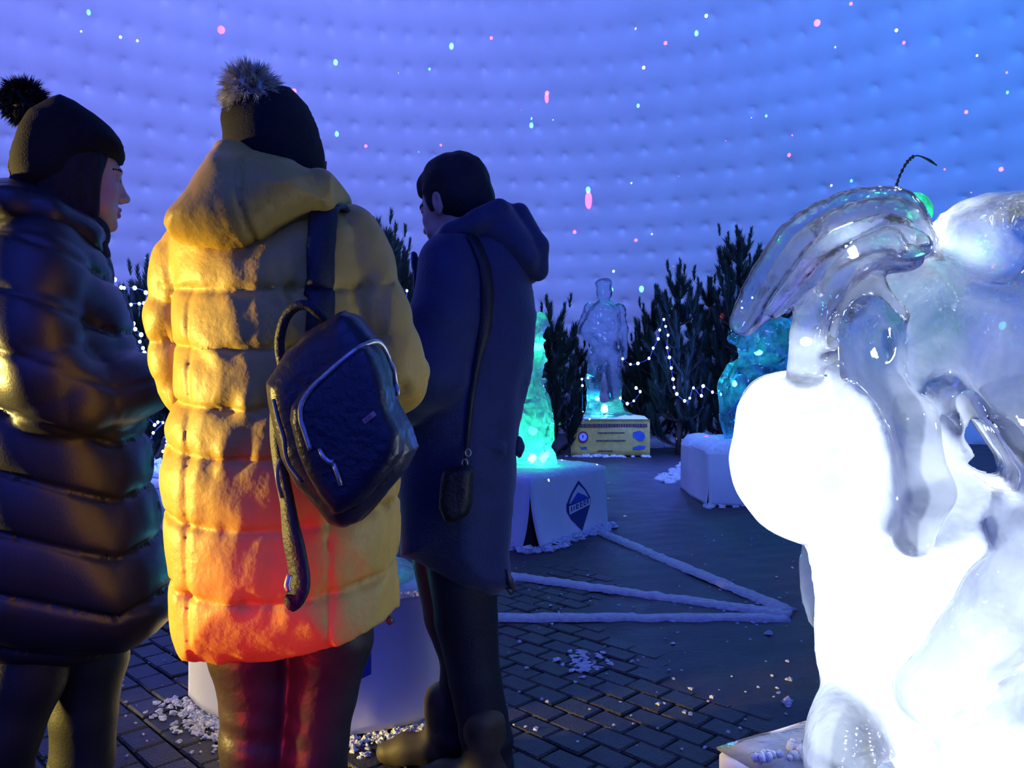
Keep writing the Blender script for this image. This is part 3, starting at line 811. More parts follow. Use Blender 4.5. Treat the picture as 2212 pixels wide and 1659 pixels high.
# --- far pedestal with the yellow banner, and the ice man on it
DY = 11.8
b0, b1 = xx(1233, DY), xx(1404, DY)
ped3 = thing('pedestal', 'far pedestal wrapped in a yellow printed banner under the ice man', 'pedestal', ((b0 + b1) / 2, DY + .5, 0))
obj('core', prism([(b0 + .03, DY + .03), (b1 - .03, DY + .03), (b1 - .03, DY + 1.1), (b0 + .03, DY + 1.1)], 0, .55), CORE, ped3, smooth=False)
def banner():
    nu, nv = 30, 8; V = []
    for s in (0, 1):
        for i in range(nu):
            for j in range(nv):
                u, w = i / (nu - 1), j / (nv - 1)
                V.append((b0 + (b1 - b0) * u, DY + .012 * math.sin(u * 6) - .02 * math.sin(math.pi * u) + s * .01, .015 - .03 * 4 * u * (1 - u) * 0 + w * (.565 - .0 * u) + .012 * math.sin(u * 3.1) * (1 - w)))
    n = nu * nv; Fc = []
    for i in range(nu - 1):
        for j in range(nv - 1):
            k = i * nv + j; Fc += [(k, k + nv, k + nv + 1, k + 1), (n + k, n + k + 1, n + k + nv + 1, n + k + nv)]
        for j in (0, nv - 1):
            k = i * nv + j; Fc.append((k, n + k, n + k + nv, k + nv))
    ban = obj('banner', (np.array(V), Fc), mat('banner_yellow', (.62, .50, .10), .7, var=.15, scale=14), ped3)
    ink = mat('banner_ink', (.07, .03, .04), .7); blue = mat('banner_blue', (.05, .12, .30), .7); red = mat('banner_ring', (.22, .02, .06), .7); pale = mat('banner_pale', (.5, .55, .85), .7)
    def patch(name, pts, m, off=.03):
        q = [P(x, y, DY - off) for x, y in pts]; n = len(q); W = q + [a + np.array([0, .004, 0]) for a in q]
        return obj(name, (np.array(W), [tuple(range(n))[::-1], tuple(range(n, 2 * n))] + [(i, (i + 1) % n, n + (i + 1) % n, n + i) for i in range(n)]), m, ban, smooth=False)
    def disc(cx, cy, rx, ry): return [(cx + rx * math.cos(a), cy + ry * math.sin(a)) for a in np.arange(0, 6.28, .35)]
    def words(x0, x1, y, h, seed):
        g = np.random.default_rng(seed); x = x0
        while x < x1 - 1:
            w = min(g.uniform(2, 6), x1 - x); patch('print_word', [(x, y - h / 2), (x + w, y - h / 2), (x + w, y + h / 2), (x, y + h / 2)], ink); x += w + .8
    patch('round_seal', disc(1259.5, 944, 11.3, 12.5), red, .031); patch('seal_centre', disc(1259.5, 944, 8.2, 9), pale, .034); patch('seal_mark', disc(1259.5, 943, 1.6, 3.2), blue, .037)
    patch('blue_emblem', [(1367, 934), (1382, 930), (1391, 935), (1394, 944), (1390, 951), (1381, 953), (1372, 947), (1367, 944)], blue)
    patch('blue_mark', [(1367, 966), (1382, 962), (1396, 964), (1393, 969), (1380, 972), (1367, 972)], blue); patch('blue_caption', [(1252, 965.5), (1268, 965), (1268, 970), (1256, 970)], blue)
    for x0, x1, y, h, s in ((1291, 1350, 935, 2.6, 1), (1288, 1352, 952, 3.2, 2), (1291, 1325, 974.5, 3.2, 3)): words(x0, x1, y, h, s)
    words(1240, 1398, 919, 7.5, 4)
banner()
rough_top([(b0, DY), (b1, DY), (b1, DY + 1.15), (b0, DY + 1.15)], .555, .05, 33, 'snow_top', snow_mat('blue_snow', (.7, .78, .86)), ped3, .03)
foot_snow((b0, DY), (b1, DY), 25, ped3, 40, .06)

def ice_man_mesh():
    D = DY + .45
    q = lambda x, y, dy=0: P(x, y, D) + np.array([0, dy, 0])
    v = Vol((xx(1228, D), D - .42, .55), (xx(1410, D), D + .42, 2.95), .02); s = D / F
    v.ell(q(1305, 627), (17 * s, .14, 24 * s), .0)                                  # head
    v.ell(q(1304, 612), (19 * s, .15, 12 * s), .02)                                 # cap
    v.cap(q(1305, 645), q(1304, 668), .075, .10, .04)                               # neck, collar
    v.ell(q(1304, 660), (.17, .15, .07), .03)
    v.infl(poly_at(D, [(1290, 652), (1320, 652), (1340, 668), (1343, 700), (1334, 750), (1332, 772), (1282, 772), (1276, 748), (1256, 725), (1249, 716), (1262, 690), (1272, 664)]), D, .20, .14, .03)
    v.chain([q(1274, 668), q(1256, 712, -.05), q(1278, 738, -.2)], [.10, .085, .07], .03)   # arm, fist on belt
    v.chain([q(1337, 668), q(1346, 715), q(1347, 758, -.03)], [.10, .08, .065], .02)
    v.ell(q(1347, 768), (.06, .06, .08), .02)
    v.chain([q(1276, 745, -.12), q(1305, 752, -.19), q(1333, 745, -.12)], [.035, .04, .035], .015)   # belt
    v.chain([q(1290, 770), q(1284, 815, -.03), q(1281, 872)], [.155, .115, .10], .04)
    v.chain([q(1322, 770), q(1326, 820), q(1329, 872)], [.145, .115, .10], .04)
    v.ell(q(1280, 872, -.08), (.10, .19, .07), .03); v.ell(q(1330, 872, -.08), (.10, .19, .07), .03)
    v.chain([q(1282, 820), q(1282, 828)], [.14, .13], .02); v.chain([q(1327, 822), q(1327, 830)], [.13, .125], .02)   # boot tops
    v.ell(q(1307, 882), (.30, .30, .09), .06); v.ell(q(1312, 902), (.50, .38, .12), .06)
    v.cut(lambda X, Y, Z: .60 - Z + 0 * X + 0 * Y)
    return disp(v.mesh(), lambda V, N: wob(V, 26, 8) * .008 + wob(V, 60, 9) * .004), D
vfm, DM = ice_man_mesh()
man_ice = ice('ice_clear_far', (.86, .94, 1.0), (.06, .25), 5, .6, (.55, .8, 1.0))
st = thing('ice_statue', 'clear ice statue of a standing man on the yellow bannered pedestal', 'ice sculpture', (xx(1307, DM), DM, .60), 'clear ice figures')
obj('ice_body', vfm, man_ice, st)
lamp('ice_led_green', 'POINT', tuple(P(1306, 886, DM - .06)), (.10, 1.0, .55), 9, .05)
lamp('ice_led_teal', 'POINT', tuple(P(1290, 862, DM - .05)), (.02, .55, 1.0), 9, .05)
# a second one far behind the mane, only its capped head shows
s2 = thing('ice_statue', 'distant ice figure, only its head showing beside the ice mane', 'ice sculpture', (xx(1668, 15.0), 15.0, .62), 'clear ice figures')
c2_ = bpy.data.objects.new('ice_body', st.children[0].data); COL.objects.link(c2_); c2_.parent = s2
c2_.scale = (.78, .78, (zz(567, 15.0) - .62) / 2.20)
pf = thing('pedestal', 'low far pedestal under the distant ice figure', 'pedestal', (s2.location.x, 15.0, 0))
sx_ = s2.location.x
obj('core', prism([(sx_ - .5, 14.6), (sx_ + .5, 14.6), (sx_ + .5, 15.5), (sx_ - .5, 15.5)], 0, .59, .02), CLOTH, pf, smooth=False)
rough_top([(sx_ - .52, 14.58), (sx_ + .52, 14.58), (sx_ + .52, 15.52), (sx_ - .52, 15.52)], .585, .04, 34, 'snow_top', snow_mat('blue_snow'), pf, .02)

# --- green glowing ice bottle-shaped figure
def bottle():
    D = 5.85; s = D / F
    out = [(1166, 676), (1177, 681), (1183, 695), (1178, 715), (1174, 732), (1177, 755), (1179, 778), (1173, 801), (1171, 822), (1182, 855), (1192, 880), (1199, 916), (1196, 949), (1191, 966), (1203, 985), (1205, 1004),
           (1095, 1004), (1102, 975), (1104, 940), (1110, 900), (1124, 860), (1134, 828), (1139, 800), (1143, 770), (1145, 735), (1146, 705), (1152, 684)]
    v = Vol((xx(1085, D), D - .3, .46), (xx(1215, D), D + .3, zz(668, D)), .009)
    v.infl(poly_at(D, out), D, .18, .15, .0)
    v.cap(P(1172, 690, D) + [0, -.1, 0], P(1182, 706, D) + [0, -.1, 0], .03, .02, .02)
    for y, r, w in ((735, .058, .016), (778, .072, .018), (822, .082, .016)):
        for a in np.arange(0, 6.28, .45):
            a2 = a + .45; c = P(1161 - (y - 735) * .09, y, D)
            v.cap(c + [r * math.cos(a), r * math.sin(a), 0], c + [r * math.cos(a2), r * math.sin(a2), 0], w, w, .015)
    for pts in ([(1128, 865), (1150, 862)], [(1132, 880), (1155, 905), (1172, 890)], [(1140, 955), (1160, 972), (1180, 955), (1188, 920)], [(1180, 850), (1192, 890)]):
        v.chain([P(x, y, D - .17) + [0, 0.012, 0] for x, y in pts], .014, .012)
    v.cut(lambda X, Y, Z: .495 - Z + 0 * X + 0 * Y)
    vf = disp(v.mesh(), lambda V, N: wob(V, 30, 12) * .006 + wob(V, 80, 13) * .003)
    r = thing('ice_sculpture', 'green glowing bottle-shaped ice figure on the emblem pedestal', 'ice sculpture', (xx(1153, D), D, .495))
    obj('ice_body', vf, ice('ice_green', (.75, 1.0, .9), (.22, .75), 12, .6), r)
    for x, y, e in ((1150, 985, 5), (1152, 930, 1.0), (1160, 750, 1.6), (1172, 985, 3)):
        lamp('ice_led_green', 'POINT', tuple(P(x, y, D - .02)), (.02, 1.0, .46), e, .03)
bottle()

# --- cyan ice figure behind the big muzzle, with pedestal
D5 = 7.1
q5 = [G(1530, 1094)[:2]]; a5 = q5[0]
ped5 = thing('pedestal', 'white pedestal under the cyan ice figure beside the big muzzle', 'pedestal', (a5[0] + .5, a5[1] + .5, 0))
obj('core', prism([(a5[0] + .02, a5[1] + .02), (a5[0] + 1.1, a5[1] + .02), (a5[0] + 1.1, a5[1] + 1.1), (a5[0] + .02, a5[1] + 1.1)], 0, .49), CORE, ped5, smooth=False)
cloth_panel(a5, a5 + [1.12, 0], .01, .50, 0, .02, ped5, 41); cloth_panel(a5 + [0, 1.12], a5, .01, .50, 0, .02, ped5, 42)
rough_top([a5, a5 + [1.12, 0], a5 + [1.12, 1.12], a5 + [0, 1.12]], .495, .09, 36, 'snow_top', snow_mat('blue_snow'), ped5, .03)
foot_snow(a5, a5 + [1.1, 0], 27, ped5, 60, .045)
def cyan_fig():
    D = a5[1] + .5; s = D / F
    q = lambda x, y, dy=0: P(x, y, D) + np.array([0, dy, 0])
    v = Vol((xx(1545, D), D - .42, .56), (xx(1790, D), D + .42, zz(670, D)), .012)
    v.ell(q(1655, 850), (85 * s, .26, 105 * s), .0)
    v.ell(q(1665, 745), (72 * s, .22, 62 * s), .04)
    v.cap(q(1592, 708), q(1640, 735), .075, .11, .03)                         # knob
    v.chain([q(1580, 730), q(1600, 748, -.1), q(1680, 760, -.24), q(1745, 740, -.2)], [.05, .045, .05, .05], .02)
    v.chain([q(1583, 960), q(1570, 900), q(1566, 840), q(1580, 795), q(1620, 770, -.1)], [.06, .07, .075, .06, .05], .02)
    v.chain([q(1575, 900, -.1), q(1610, 850, -.25), q(1690, 830, -.28), q(1760, 850, -.2)], [.05, .05, .05, .05], .02)
    v.chain([q(1590, 800, -.15), q(1640, 800, -.28), q(1690, 780, -.27)], .045, .02)
    v.ell(q(1660, 965), (100 * s, .30, 30 * s), .05)
    v.cut(lambda X, Y, Z: .575 - Z + 0 * X + 0 * Y)
    vf = disp(v.mesh(), lambda V, N: wob(V, 24, 15) * .010 + wob(V, 60, 16) * .004)
    r = thing('ice_sculpture', 'cyan and blue lit ice figure with curled ridges behind the big muzzle', 'ice sculpture', (xx(1655, D), D, .575))
    obj('ice_body', vf, ice('ice_blue', (.55, .80, 1.0), (.02, .22), 8, .6, (.6, .9, 1.0)), r)
    for x, y, e, c in ((1600, 930, 4, (.02, .4, 1.0)), (1640, 760, 4, (.02, .8, 1.0)), (1590, 830, 4, (.02, .75, 1.0)), (1680, 960, 6, (.02, .3, 1.0))):
        lamp('ice_led_blue', 'POINT', tuple(q(x, y)), c, e, .03)
cyan_fig()

# --- tall green figure behind, head seen between mane and ear
def green_fig():
    D = 4.6; s = D / F
    q = lambda x, y, dy=0: P(x, y, D) + np.array([0, dy, 0])
    base = .52
    v = Vol((xx(1840, D), D - .35, base - .02), (xx(2120, D), D + .35, zz(405, D)), .014)
    v.ell(q(1975, 455), (33 * s, .11, 39 * s), .0); v.cap(q(1975, 490), q(1985, 530), .07, .09, .03)
    v.infl(poly_at(D, [(1950, 505), (2010, 490), (2050, 510), (2060, 620), (2045, 800), (1930, 800), (1915, 620), (1925, 525)]), D, .17, .14, .03)
    v.chain([q(1935, 530), q(1905, 600, -.1), q(1900, 520, -.2)], [.07, .06, .05], .02)       # raised arm holding the rod
    v.chain([q(2045, 525), q(2065, 620), q(2055, 700)], [.07, .06, .05], .02)
    v.cap(q(1965, 790), q(1955, 1040), .11, .10, .03); v.cap(q(2015, 790), q(2020, 1040), .11, .10, .03)
    v.ell((xx(1990, D), D, base + .04), (.33, .28, .09), .04)
    v.cut(lambda X, Y, Z: base - Z + 0 * X + 0 * Y)
    vf = disp(v.mesh(), lambda V, N: wob(V, 30, 18) * .006)
    r = thing('ice_sculpture', 'green lit ice figure showing between the ice mane and ear', 'ice sculpture', (xx(1985, D), D, base))
    obj('ice_body', vf, ice('ice_emerald', (.35, 1.0, .75), (.12, .4), 8, .5), r)
    rod = spline([q(1899, 520, -.2), q(1898, 440, -.2), q(1905, 405, -.2), q(1922, 372, -.2), q(1940, 358, -.2), q(1962, 364, -.2), q(1984, 378, -.2)], 40)
    rod[:12] += 0
    rad = np.interp(np.linspace(0, 1, 40), [0, .5, .75, .9, 1], [.007, .004, .004, .008, .003])
    obj('bent_rod', tube(rod, rad, 6), mat('dark_wire', (.015, .02, .03), .5), r)
    for k in range(8):
        p = rod[10 + k * 2]; obj('rod_bead', blob(p, (.009, .009, .012), k, .2, 6, 4), mat('dark_wire', (.015, .02, .03), .5), r)
    pd = thing('pedestal', 'pedestal under the green ice figure behind the glowing head', 'pedestal', (xx(1985, D), D, 0))
    cx = xx(1985, D)
    obj('core', prism([(cx - .45, D - .4), (cx + .45, D - .4), (cx + .45, D + .45), (cx - .45, D + .45)], 0, .50, .02), CLOTH, pd, smooth=False)
    rough_top([(cx - .46, D - .41), (cx + .46, D - .41), (cx + .46, D + .46), (cx - .46, D + .46)], .485, .035, 37, 'snow_top', snow_mat('blue_snow'), pd, .01)
    lamp('ice_led_green', 'POINT', tuple(q(1978, 462)), (.02, 1.0, .35), 2.0, .03); lamp('ice_led_green', 'POINT', tuple(q(1990, 560)), (.1, 1.0, .35), 6, .03)
green_fig()

# --- the big clear animal head in front
DH = 1.35
def ice_animal():
    global TURN
    s = DH / F * .97; FA = Facing(1900, DH); q = FA.q
    base = .50
    v = Vol((q(1560, 800)[0], DH - .27, base - .03), (q(2480, 800)[0], DH + .30, 1.50), .006)
    # head and brow
    v.ell(q(1985, 760, .02), (215 * s, .19, 235 * s), .0)
    v.ell(q(2150, 800, .02), (190 * s, .18, 250 * s), .03)
    # muzzle: round ball with a flatter nose pad on top
    v.ell(q(1795, 992, -.03), (216 * s, .19, 196 * s), .03)
    v.ell(q(1690, 880, -.03), (95 * s, .13, 84 * s), .04)
    v.ell(q(2000, 1010, -.01), (190 * s, .17, 185 * s), .05)
    # cheek plates either side of the open gap
    v.chain([q(1900, 820, -.17), q(1960, 900, -.20), q(1985, 1030, -.20), q(1960, 1120, -.17)], [.03, .035, .035, .03], .02)
    v.chain([q(2030, 840, -.17), q(2120, 940, -.17), q(2185, 1040, -.16), q(2150, 1110, -.16)], [.028, .03, .03, .03], .02)
    # eye mound with lid ridges and a pupil slit
    v.ell(q(1880, 745, -.15), (55 * s, .06, 95 * s), .02)
    v.chain([q(1838, 810, -.17), q(1845, 690, -.19), q(1890, 640, -.19), q(1935, 700, -.19), q(1930, 800, -.17)], .014, .012)
    v.ell(q(1915, 755, -.20), (14 * s, .03, 36 * s), .006); v.ell(q(1800, 775, -.13), (26 * s, .04, 22 * s), .008)
    # long nostril groove and smile
    v.chain([q(1720, 1120, -.20), q(1790, 1080, -.235), q(1850, 1010, -.235), q(1880, 930, -.22)], .012, .02, 's')
    v.chain([q(1735, 1186, -.10), q(1850, 1192, -.20), q(1980, 1185, -.20), q(2090, 1120, -.19), q(2150, 1040, -.18)], .014, .02, 's')
    # body, forearms and thighs
    body = [(1738, 1170), (1764, 1290), (1762, 1400), (1782, 1480), (1757, 1560), (1748, 1720), (2420, 1720), (2420, 900), (2200, 1000), (1950, 1130)]
    v.infl(FA.poly(body), DH + .01, .18, .14, .02)
    v.chain([q(2300, 1130, -.13), q(2150, 1240, -.19), q(2010, 1390, -.20), q(1990, 1410, -.19)], [.075, .06, .045, .05], .015)
    v.chain([q(2400, 1390, -.13), q(2220, 1450, -.19), q(2060, 1500, -.18)], [.08, .06, .05], .015)
    v.ell(q(1840, 1560, -.12), (90 * s, .14, 150 * s), .03)
    v.ell(q(2150, 1590, -.10), (160 * s, .15, 120 * s), .03)
    # thin fin of ice hanging at the back edge of the chest
    v.infl(FA.poly([(1728, 1165), (1714, 1260), (1720, 1330), (1740, 1380), (1768, 1412), (1800, 1300), (1800, 1165)]), DH + .13, .028, .02, .0)
    # ear: tall rounded shell with a hollow
    v.infl(FA.poly([(2004, 545), (2008, 500), (2030, 460), (2070, 432), (2130, 416), (2200, 408), (2280, 420), (2340, 470), (2360, 560), (2330, 680), (2250, 760), (2120, 700), (2050, 620)]), DH + .03, .12, .075, .02)
    v.ell(q(2180, 560, -.12), (105 * s, .07, 78 * s), .02, 's')
    v.chain([q(2210, 480, -.07), q(2250, 560, -.09), q(2200, 650, -.09)], .022, .02)
    # forelock: a fan of strands swept to the left from the crown
    root = q(1985, 520, -.02)
    fans = [([(1988, 515, .02), (1955, 448, .01), (1895, 437, -.01), (1800, 468, -.03), (1722, 530, -.05), (1658, 625, -.06), (1612, 705, -.06)], [.030, .026, .030, .034, .034, .030, .024]),
            ([(1985, 530, -.05), (1940, 480, -.07), (1850, 500, -.09), (1770, 545, -.10), (1705, 620, -.10), (1650, 690, -.09), (1628, 715, -.08)], [.030, .032, .034, .034, .030, .024, .020]),
            ([(1980, 545, -.09), (1910, 535, -.13), (1830, 560, -.14), (1765, 610, -.14), (1728, 650, -.13), (1690, 690, -.12)], [.030, .032, .030, .028, .024, .016]),
            ([(1975, 560, -.13), (1900, 570, -.165), (1840, 610, -.17), (1800, 660, -.16), (1765, 700, -.14), (1755, 780, -.13), (1752, 810, -.12)], [.026, .028, .026, .026, .034, .034, .036]),
            ([(1970, 550, .06), (1890, 500, .07), (1800, 520, .06), (1730, 590, .05), (1680, 650, .04)], [.034, .036, .036, .032, .022]),
            ([(1960, 585, -.16), (1890, 610, -.19), (1850, 680, -.19), (1815, 730, -.17)], [.020, .020, .018, .014])]
    for pts, rr in fans:
        c = spline([q(*p) for p in pts], 16); r2 = np.interp(np.linspace(0, 1, 16), np.linspace(0, 1, len(rr)), rr)
        v.chain(c, r2 * .94, .004)
    # openings: the dark gap behind the cheek, and hollows shaped as a refracted pedestal image
    for a, b, r in (((2062, 862), (2095, 930), 20), ((2095, 930), (2140, 1000), 30), ((2140, 1000), (2168, 1040), 18), ((2080, 990), (2130, 1010), 22)):
        for dy in np.arange(-.3, .34, .04): v.cap(q(*a, dy), q(*b, dy), r * s, r * s * 1.05, .012, 's')
    for cx_, cy_, r in ((1828, 1582, 44), (1893, 1580, 40), (1840, 1625, 30), (1890, 1625, 34)):
        for dy in np.arange(-.3, .06, .03): v.cap(q(cx_, cy_ - 10, dy), q(cx_, cy_ + 10, dy), r * s, r * s, .008, 's')
    v.cap(q(1863, 1500, -.2), q(1862, 1540, -.2), .012, .010, .008)
    v.ell(q(1862, 1592, -.18), (9 * s, .02, 13 * s), .004)
    v.cut(lambda X, Y, Z: base - Z + 0 * X + 0 * Y)
    vf = disp(v.mesh(), lambda V, N: wob(V, 22, 31) * .0032 + wob(V, 70, 32) * .0012)
    r = thing('ice_sculpture', 'large glowing white ice animal with a swept mane and round muzzle', 'ice sculpture', (xx(1990, DH), DH, base))
    TURN = FA.turn; obj('ice_body', vf, ice('ice_bright', (.93, .96, 1.0), (.10, .42), 7, .45, (.95, .96, 1.0), low=(.72, .50, .62)), r); TURN = None  # cloudier lower ice stands in for stronger light inside
    for x, y, dy, e in ((1690, 960, -.03, 21), (1790, 1090, -.02, 9), (1820, 1280, .0, 10), (1850, 1440, .0, 10), (2060, 1270, -.03, 13), (2150, 1480, -.05, 15), (2000, 1560, -.05, 9), (2045, 520, .0, 9), (2200, 900, .05, 3), (1755, 745, -.13, .8), (1890, 760, -.05, 1.5), (1840, 540, -.03, 1.6)):
        lamp('ice_led_white', 'POINT', tuple(FA.world(q(x, y, dy))), (.70, .82, 1.0), e * .105, .008)
    # slab it stands on
    Lc = np.array([.345, 1.35]); u1 = np.array([.876, .482]); u2 = np.array([.482, -.876])
    cor = [Lc, Lc + u2 * .62, Lc + u2 * .62 + u1 * 1.15, Lc + u1 * 1.15]; cen = np.mean(cor, 0)
    pr = thing('pedestal', 'ice slab pedestal under the large glowing animal', 'pedestal', (cen[0], cen[1], 0))
    rp = []
    for i in range(4):
        a, b, c = cor[i - 1], cor[i], cor[(i + 1) % 4]
        for t in np.linspace(0, 1, 6):
            p0 = b + (a - b) / np.linalg.norm(a - b) * .05; p2 = b + (c - b) / np.linalg.norm(c - b) * .05
            rp.append((1 - t) ** 2 * p0 + 2 * t * (1 - t) * b + t * t * p2)
    obj('slab_body', prism(rp, .0, .48, .012), CLOTH, pr)
    rough_top([cor[1] * .98 + cen * .02, cor[2] * .98 + cen * .02, cor[3] * .98 + cen * .02, cor[0] * .98 + cen * .02], .479, .018, 51, 'frost_top', ice('snowy_ice', (.9, .95, 1), (.5, .9), 12, .6), pr, .006)
    g = np.random.default_rng(5); parts = []
    for cx_, cy_ in ((1735, 1625), (1715, 1640), (1645, 1640), (1930, 1640)):
        p = G(cx_, cy_, .49)
        for _ in range(9): rr = g.uniform(.004, .010); parts.append(blob((p[0] + g.normal() * .012, p[1] + g.normal() * .012, .50), (rr, rr, rr), g.integers(1e9), .15, 7, 5))
    o = obj('ice_pellets', join(*parts), snow_mat('ice_crumb'), pr); o['kind'] = 'stuff'
ice_animal()
# ================================================================== people
def basis(yaw, pitch):
    a, p = math.radians(yaw), math.radians(pitch)
    f = np.array([math.cos(a) * math.cos(p), math.sin(a) * math.cos(p), math.sin(p)])
    l = np.array([-math.sin(a), math.cos(a), 0.0]); u = np.cross(f, l)
    return np.stack([f, l, u], 1)                 # columns: forward, left, up
def head_mesh(c, yaw, pitch, male=False, h=.0026):
    """head in its own axes: u forward, v left, w up, eyes at w = 0; returns mesh and material regions"""
    v = Vol((-.125, -.105, -.21), (.145, .105, .165), h)
    j = 1.08 if male else 1.0
    v.ell((-.012, 0, .035), (.101, .078, .108), 0)
    v.ell((.028, 0, -.035), (.068, .062 * j, .088), .03)
    v.ell((.040, 0, -.085), (.046 * j, .040 * j, .036), .03)                     # jaw
    v.ell((.079, 0, -.107), (.018 * j, .020 * j, .016), .016)                    # chin
    v.cap((.050, -.046 * j, -.068), (.050, .046 * j, -.068), .018, .018, .03)
    v.cap((.083, -.030, .020), (.083, .030, .020), .013 * j, .013 * j, .014)     # brow
    v.cap((.062, -.045, -.030), (.062, .045, -.030), .018, .018, .02)            # cheekbones
    v.cap((.090, 0, .014), (.108, 0, -.030), .0075, .0105, .014)                 # nose
    v.ell((.112, 0, -.036), (.0115, .0115, .0095), .010)
    for s in (-1, 1):
        v.ell((.104, s * .0125, -.040), (.010, .0075, .008), .006)
        v.ell((.104, s * .033, -.001), (.017, .0185, .012), .008, 's')           # socket
        v.cap((.089, s * .019, .0070), (.083, s * .045, .0045), .0046, .0042, .004)  # upper lid
        v.cap((.087, s * .022, -.0085), (.083, s * .042, -.007), .0034, .0034, .004)
        v.cap((.0985, 0, -.0655), (.089, s * .021, -.0705), .0062, .0035, .004)  # lips
        v.cap((.0965, 0, -.0785), (.089, s * .019, -.0735), .0072, .0038, .004)
        v.ell((.096, s * .030, -.075), (.006, .006, .006), .006, 's')
        # ear: shell with a hollow and lobe
        v.ell((-.004, s * .079, -.004), (.019, .0085, .033), .006); v.ell((.000, s * .090, .002), (.010, .008, .019), .004, 's'); v.ell((.001, s * .078, -.032), (.010, .006, .010), .005)
    v.cap((.105, -.012, -.073), (.105, .012, -.073), .003, .003, .003, 's')
    v.cap((-.03, 0, -.07), (-.045, 0, -.20), .055 * j, .058 * j, .03)            # neck
    V, Q = v.mesh(); fc = V[Q].mean(1)
    reg = np.zeros(len(Q), int)
    lip = (fc[:, 0] > .086) & (np.abs(fc[:, 1]) < .022) & (fc[:, 2] < -.0605) & (fc[:, 2] > -.085) & (np.abs(fc[:, 2] + .0725) < .0125 - .28 * np.abs(fc[:, 1]))
    brow = (fc[:, 0] > .068) & (np.abs(np.abs(fc[:, 1]) - .034) < .019) & (np.abs(fc[:, 2] - .024 + .14 * np.abs(np.abs(fc[:, 1]) - .028)) < (.0048 if male else .0024))
    reg[lip] = 1; reg[brow] = 2
    B = basis(yaw, pitch)
    return V @ B.T + np.array(c), Q, reg, B
SKIN = mat('skin', (.60, .36, .26), .5, var=.06, scale=30, spec=.35); LIPS = mat('lips', (.36, .10, .10), .45, var=.05); BROW = mat('dark_hair', (.009, .007, .006), .7, var=.3, scale=60, bump=.4, bscale=200)
EYEW = mat('eye_white', (.40, .38, .38), .25, var=.02); IRIS = mat('iris', (.05, .04, .03), .15, var=.1)
def person_body(root, headc, yaw, pitch, male, trunk, limbs):
    """head joined on the trunk and limbs that the clothes cover: one mesh"""
    V, Q, reg, B = head_mesh(headc, yaw, pitch, male)
    lo = np.min([p for ch in [trunk] + limbs for p in ch[0]], 0) - .16; hi = np.max([p for ch in [trunk] + limbs for p in ch[0]], 0) + .16
    b = Vol(lo, hi, .016)
    for pts, rr in [trunk] + limbs: b.chain(pts, rr, .04)
    bv, bq = b.mesh()
    Vn = np.concatenate([V, bv]); Qn = np.concatenate([Q, bq + len(V)]); rn = np.concatenate([reg, np.zeros(len(bq), int)])
    o = obj('body', (Vn, Qn), [SKIN, LIPS, BROW], root, fmat=rn)
    for s in (-1, 1):
        ec = np.array(headc) + B @ np.array([.0785, s * .032, 0]); e = obj('eye', blob(ec, (.0128,) * 3, 0, 0, 16, 10), EYEW, root)
        ic = ec + B @ np.array([.0080, 0, 0]); obj('iris', blob(ic, (.0068,) * 3, 0, 0, 12, 8), IRIS, e)
    return o, B
def fur_ball(name, c, r, n, m, parent, seed, length=.30):
    g = np.random.default_rng(seed); V, Fc = [], []
    cv, cf = blob(c, (r * .62,) * 3, seed, .06, 16, 10); V = [p for p in cv]; Fc = list(cf)
    tuft = g.normal(size=(60, 3)); tuft /= np.linalg.norm(tuft, axis=1)[:, None]; tl = g.random(60)
    for i in range(n):
        d = g.normal(size=3); d /= np.linalg.norm(d); j = int(np.argmax(tuft @ d)); d = d * .8 + tuft[j] * .35; d /= np.linalg.norm(d)
        bend = g.normal(size=3) * .18 + np.array([0, 0, -.25])
        a = c + d * r * .45; L = r * (.80 + .12 * tl[j] + length * g.random() ** 3)
        mid = c + d * L * .72; tip = c + (d + bend * .4) / np.linalg.norm(d + bend * .4) * L
        s = np.cross(d, g.normal(size=3)); s = s / np.linalg.norm(s) * r * .018
        b = len(V); V += [a - s, a + s, mid - s, mid + s, tip]; Fc += [(b, b + 1, b + 3, b + 2), (b + 2, b + 3, b + 4)]
    return obj(name, (np.array(V), Fc), m, parent, smooth=False)
def boot(v, p, yaw, L=.25, w=.045, hgt=.0):
    a = math.radians(yaw); d = np.array([math.cos(a), math.sin(a), 0]); p = np.array(p, float)
    v.cap(p - d * L * .22 + [0, 0, .05], p + d * L * .28 + [0, 0, .042], .05, .044, .02); v.cap(p + d * L * .28 + [0, 0, .04], p + d * L * .48 + [0, 0, .034], .043, .034, .02)
    v.cap(p - d * L * .12 + [0, 0, .06], p - d * L * .12 + [0, 0, .19], .055, .058, .03)
    v.cut(lambda X, Y, Z: .004 - Z + 0 * X + 0 * Y)

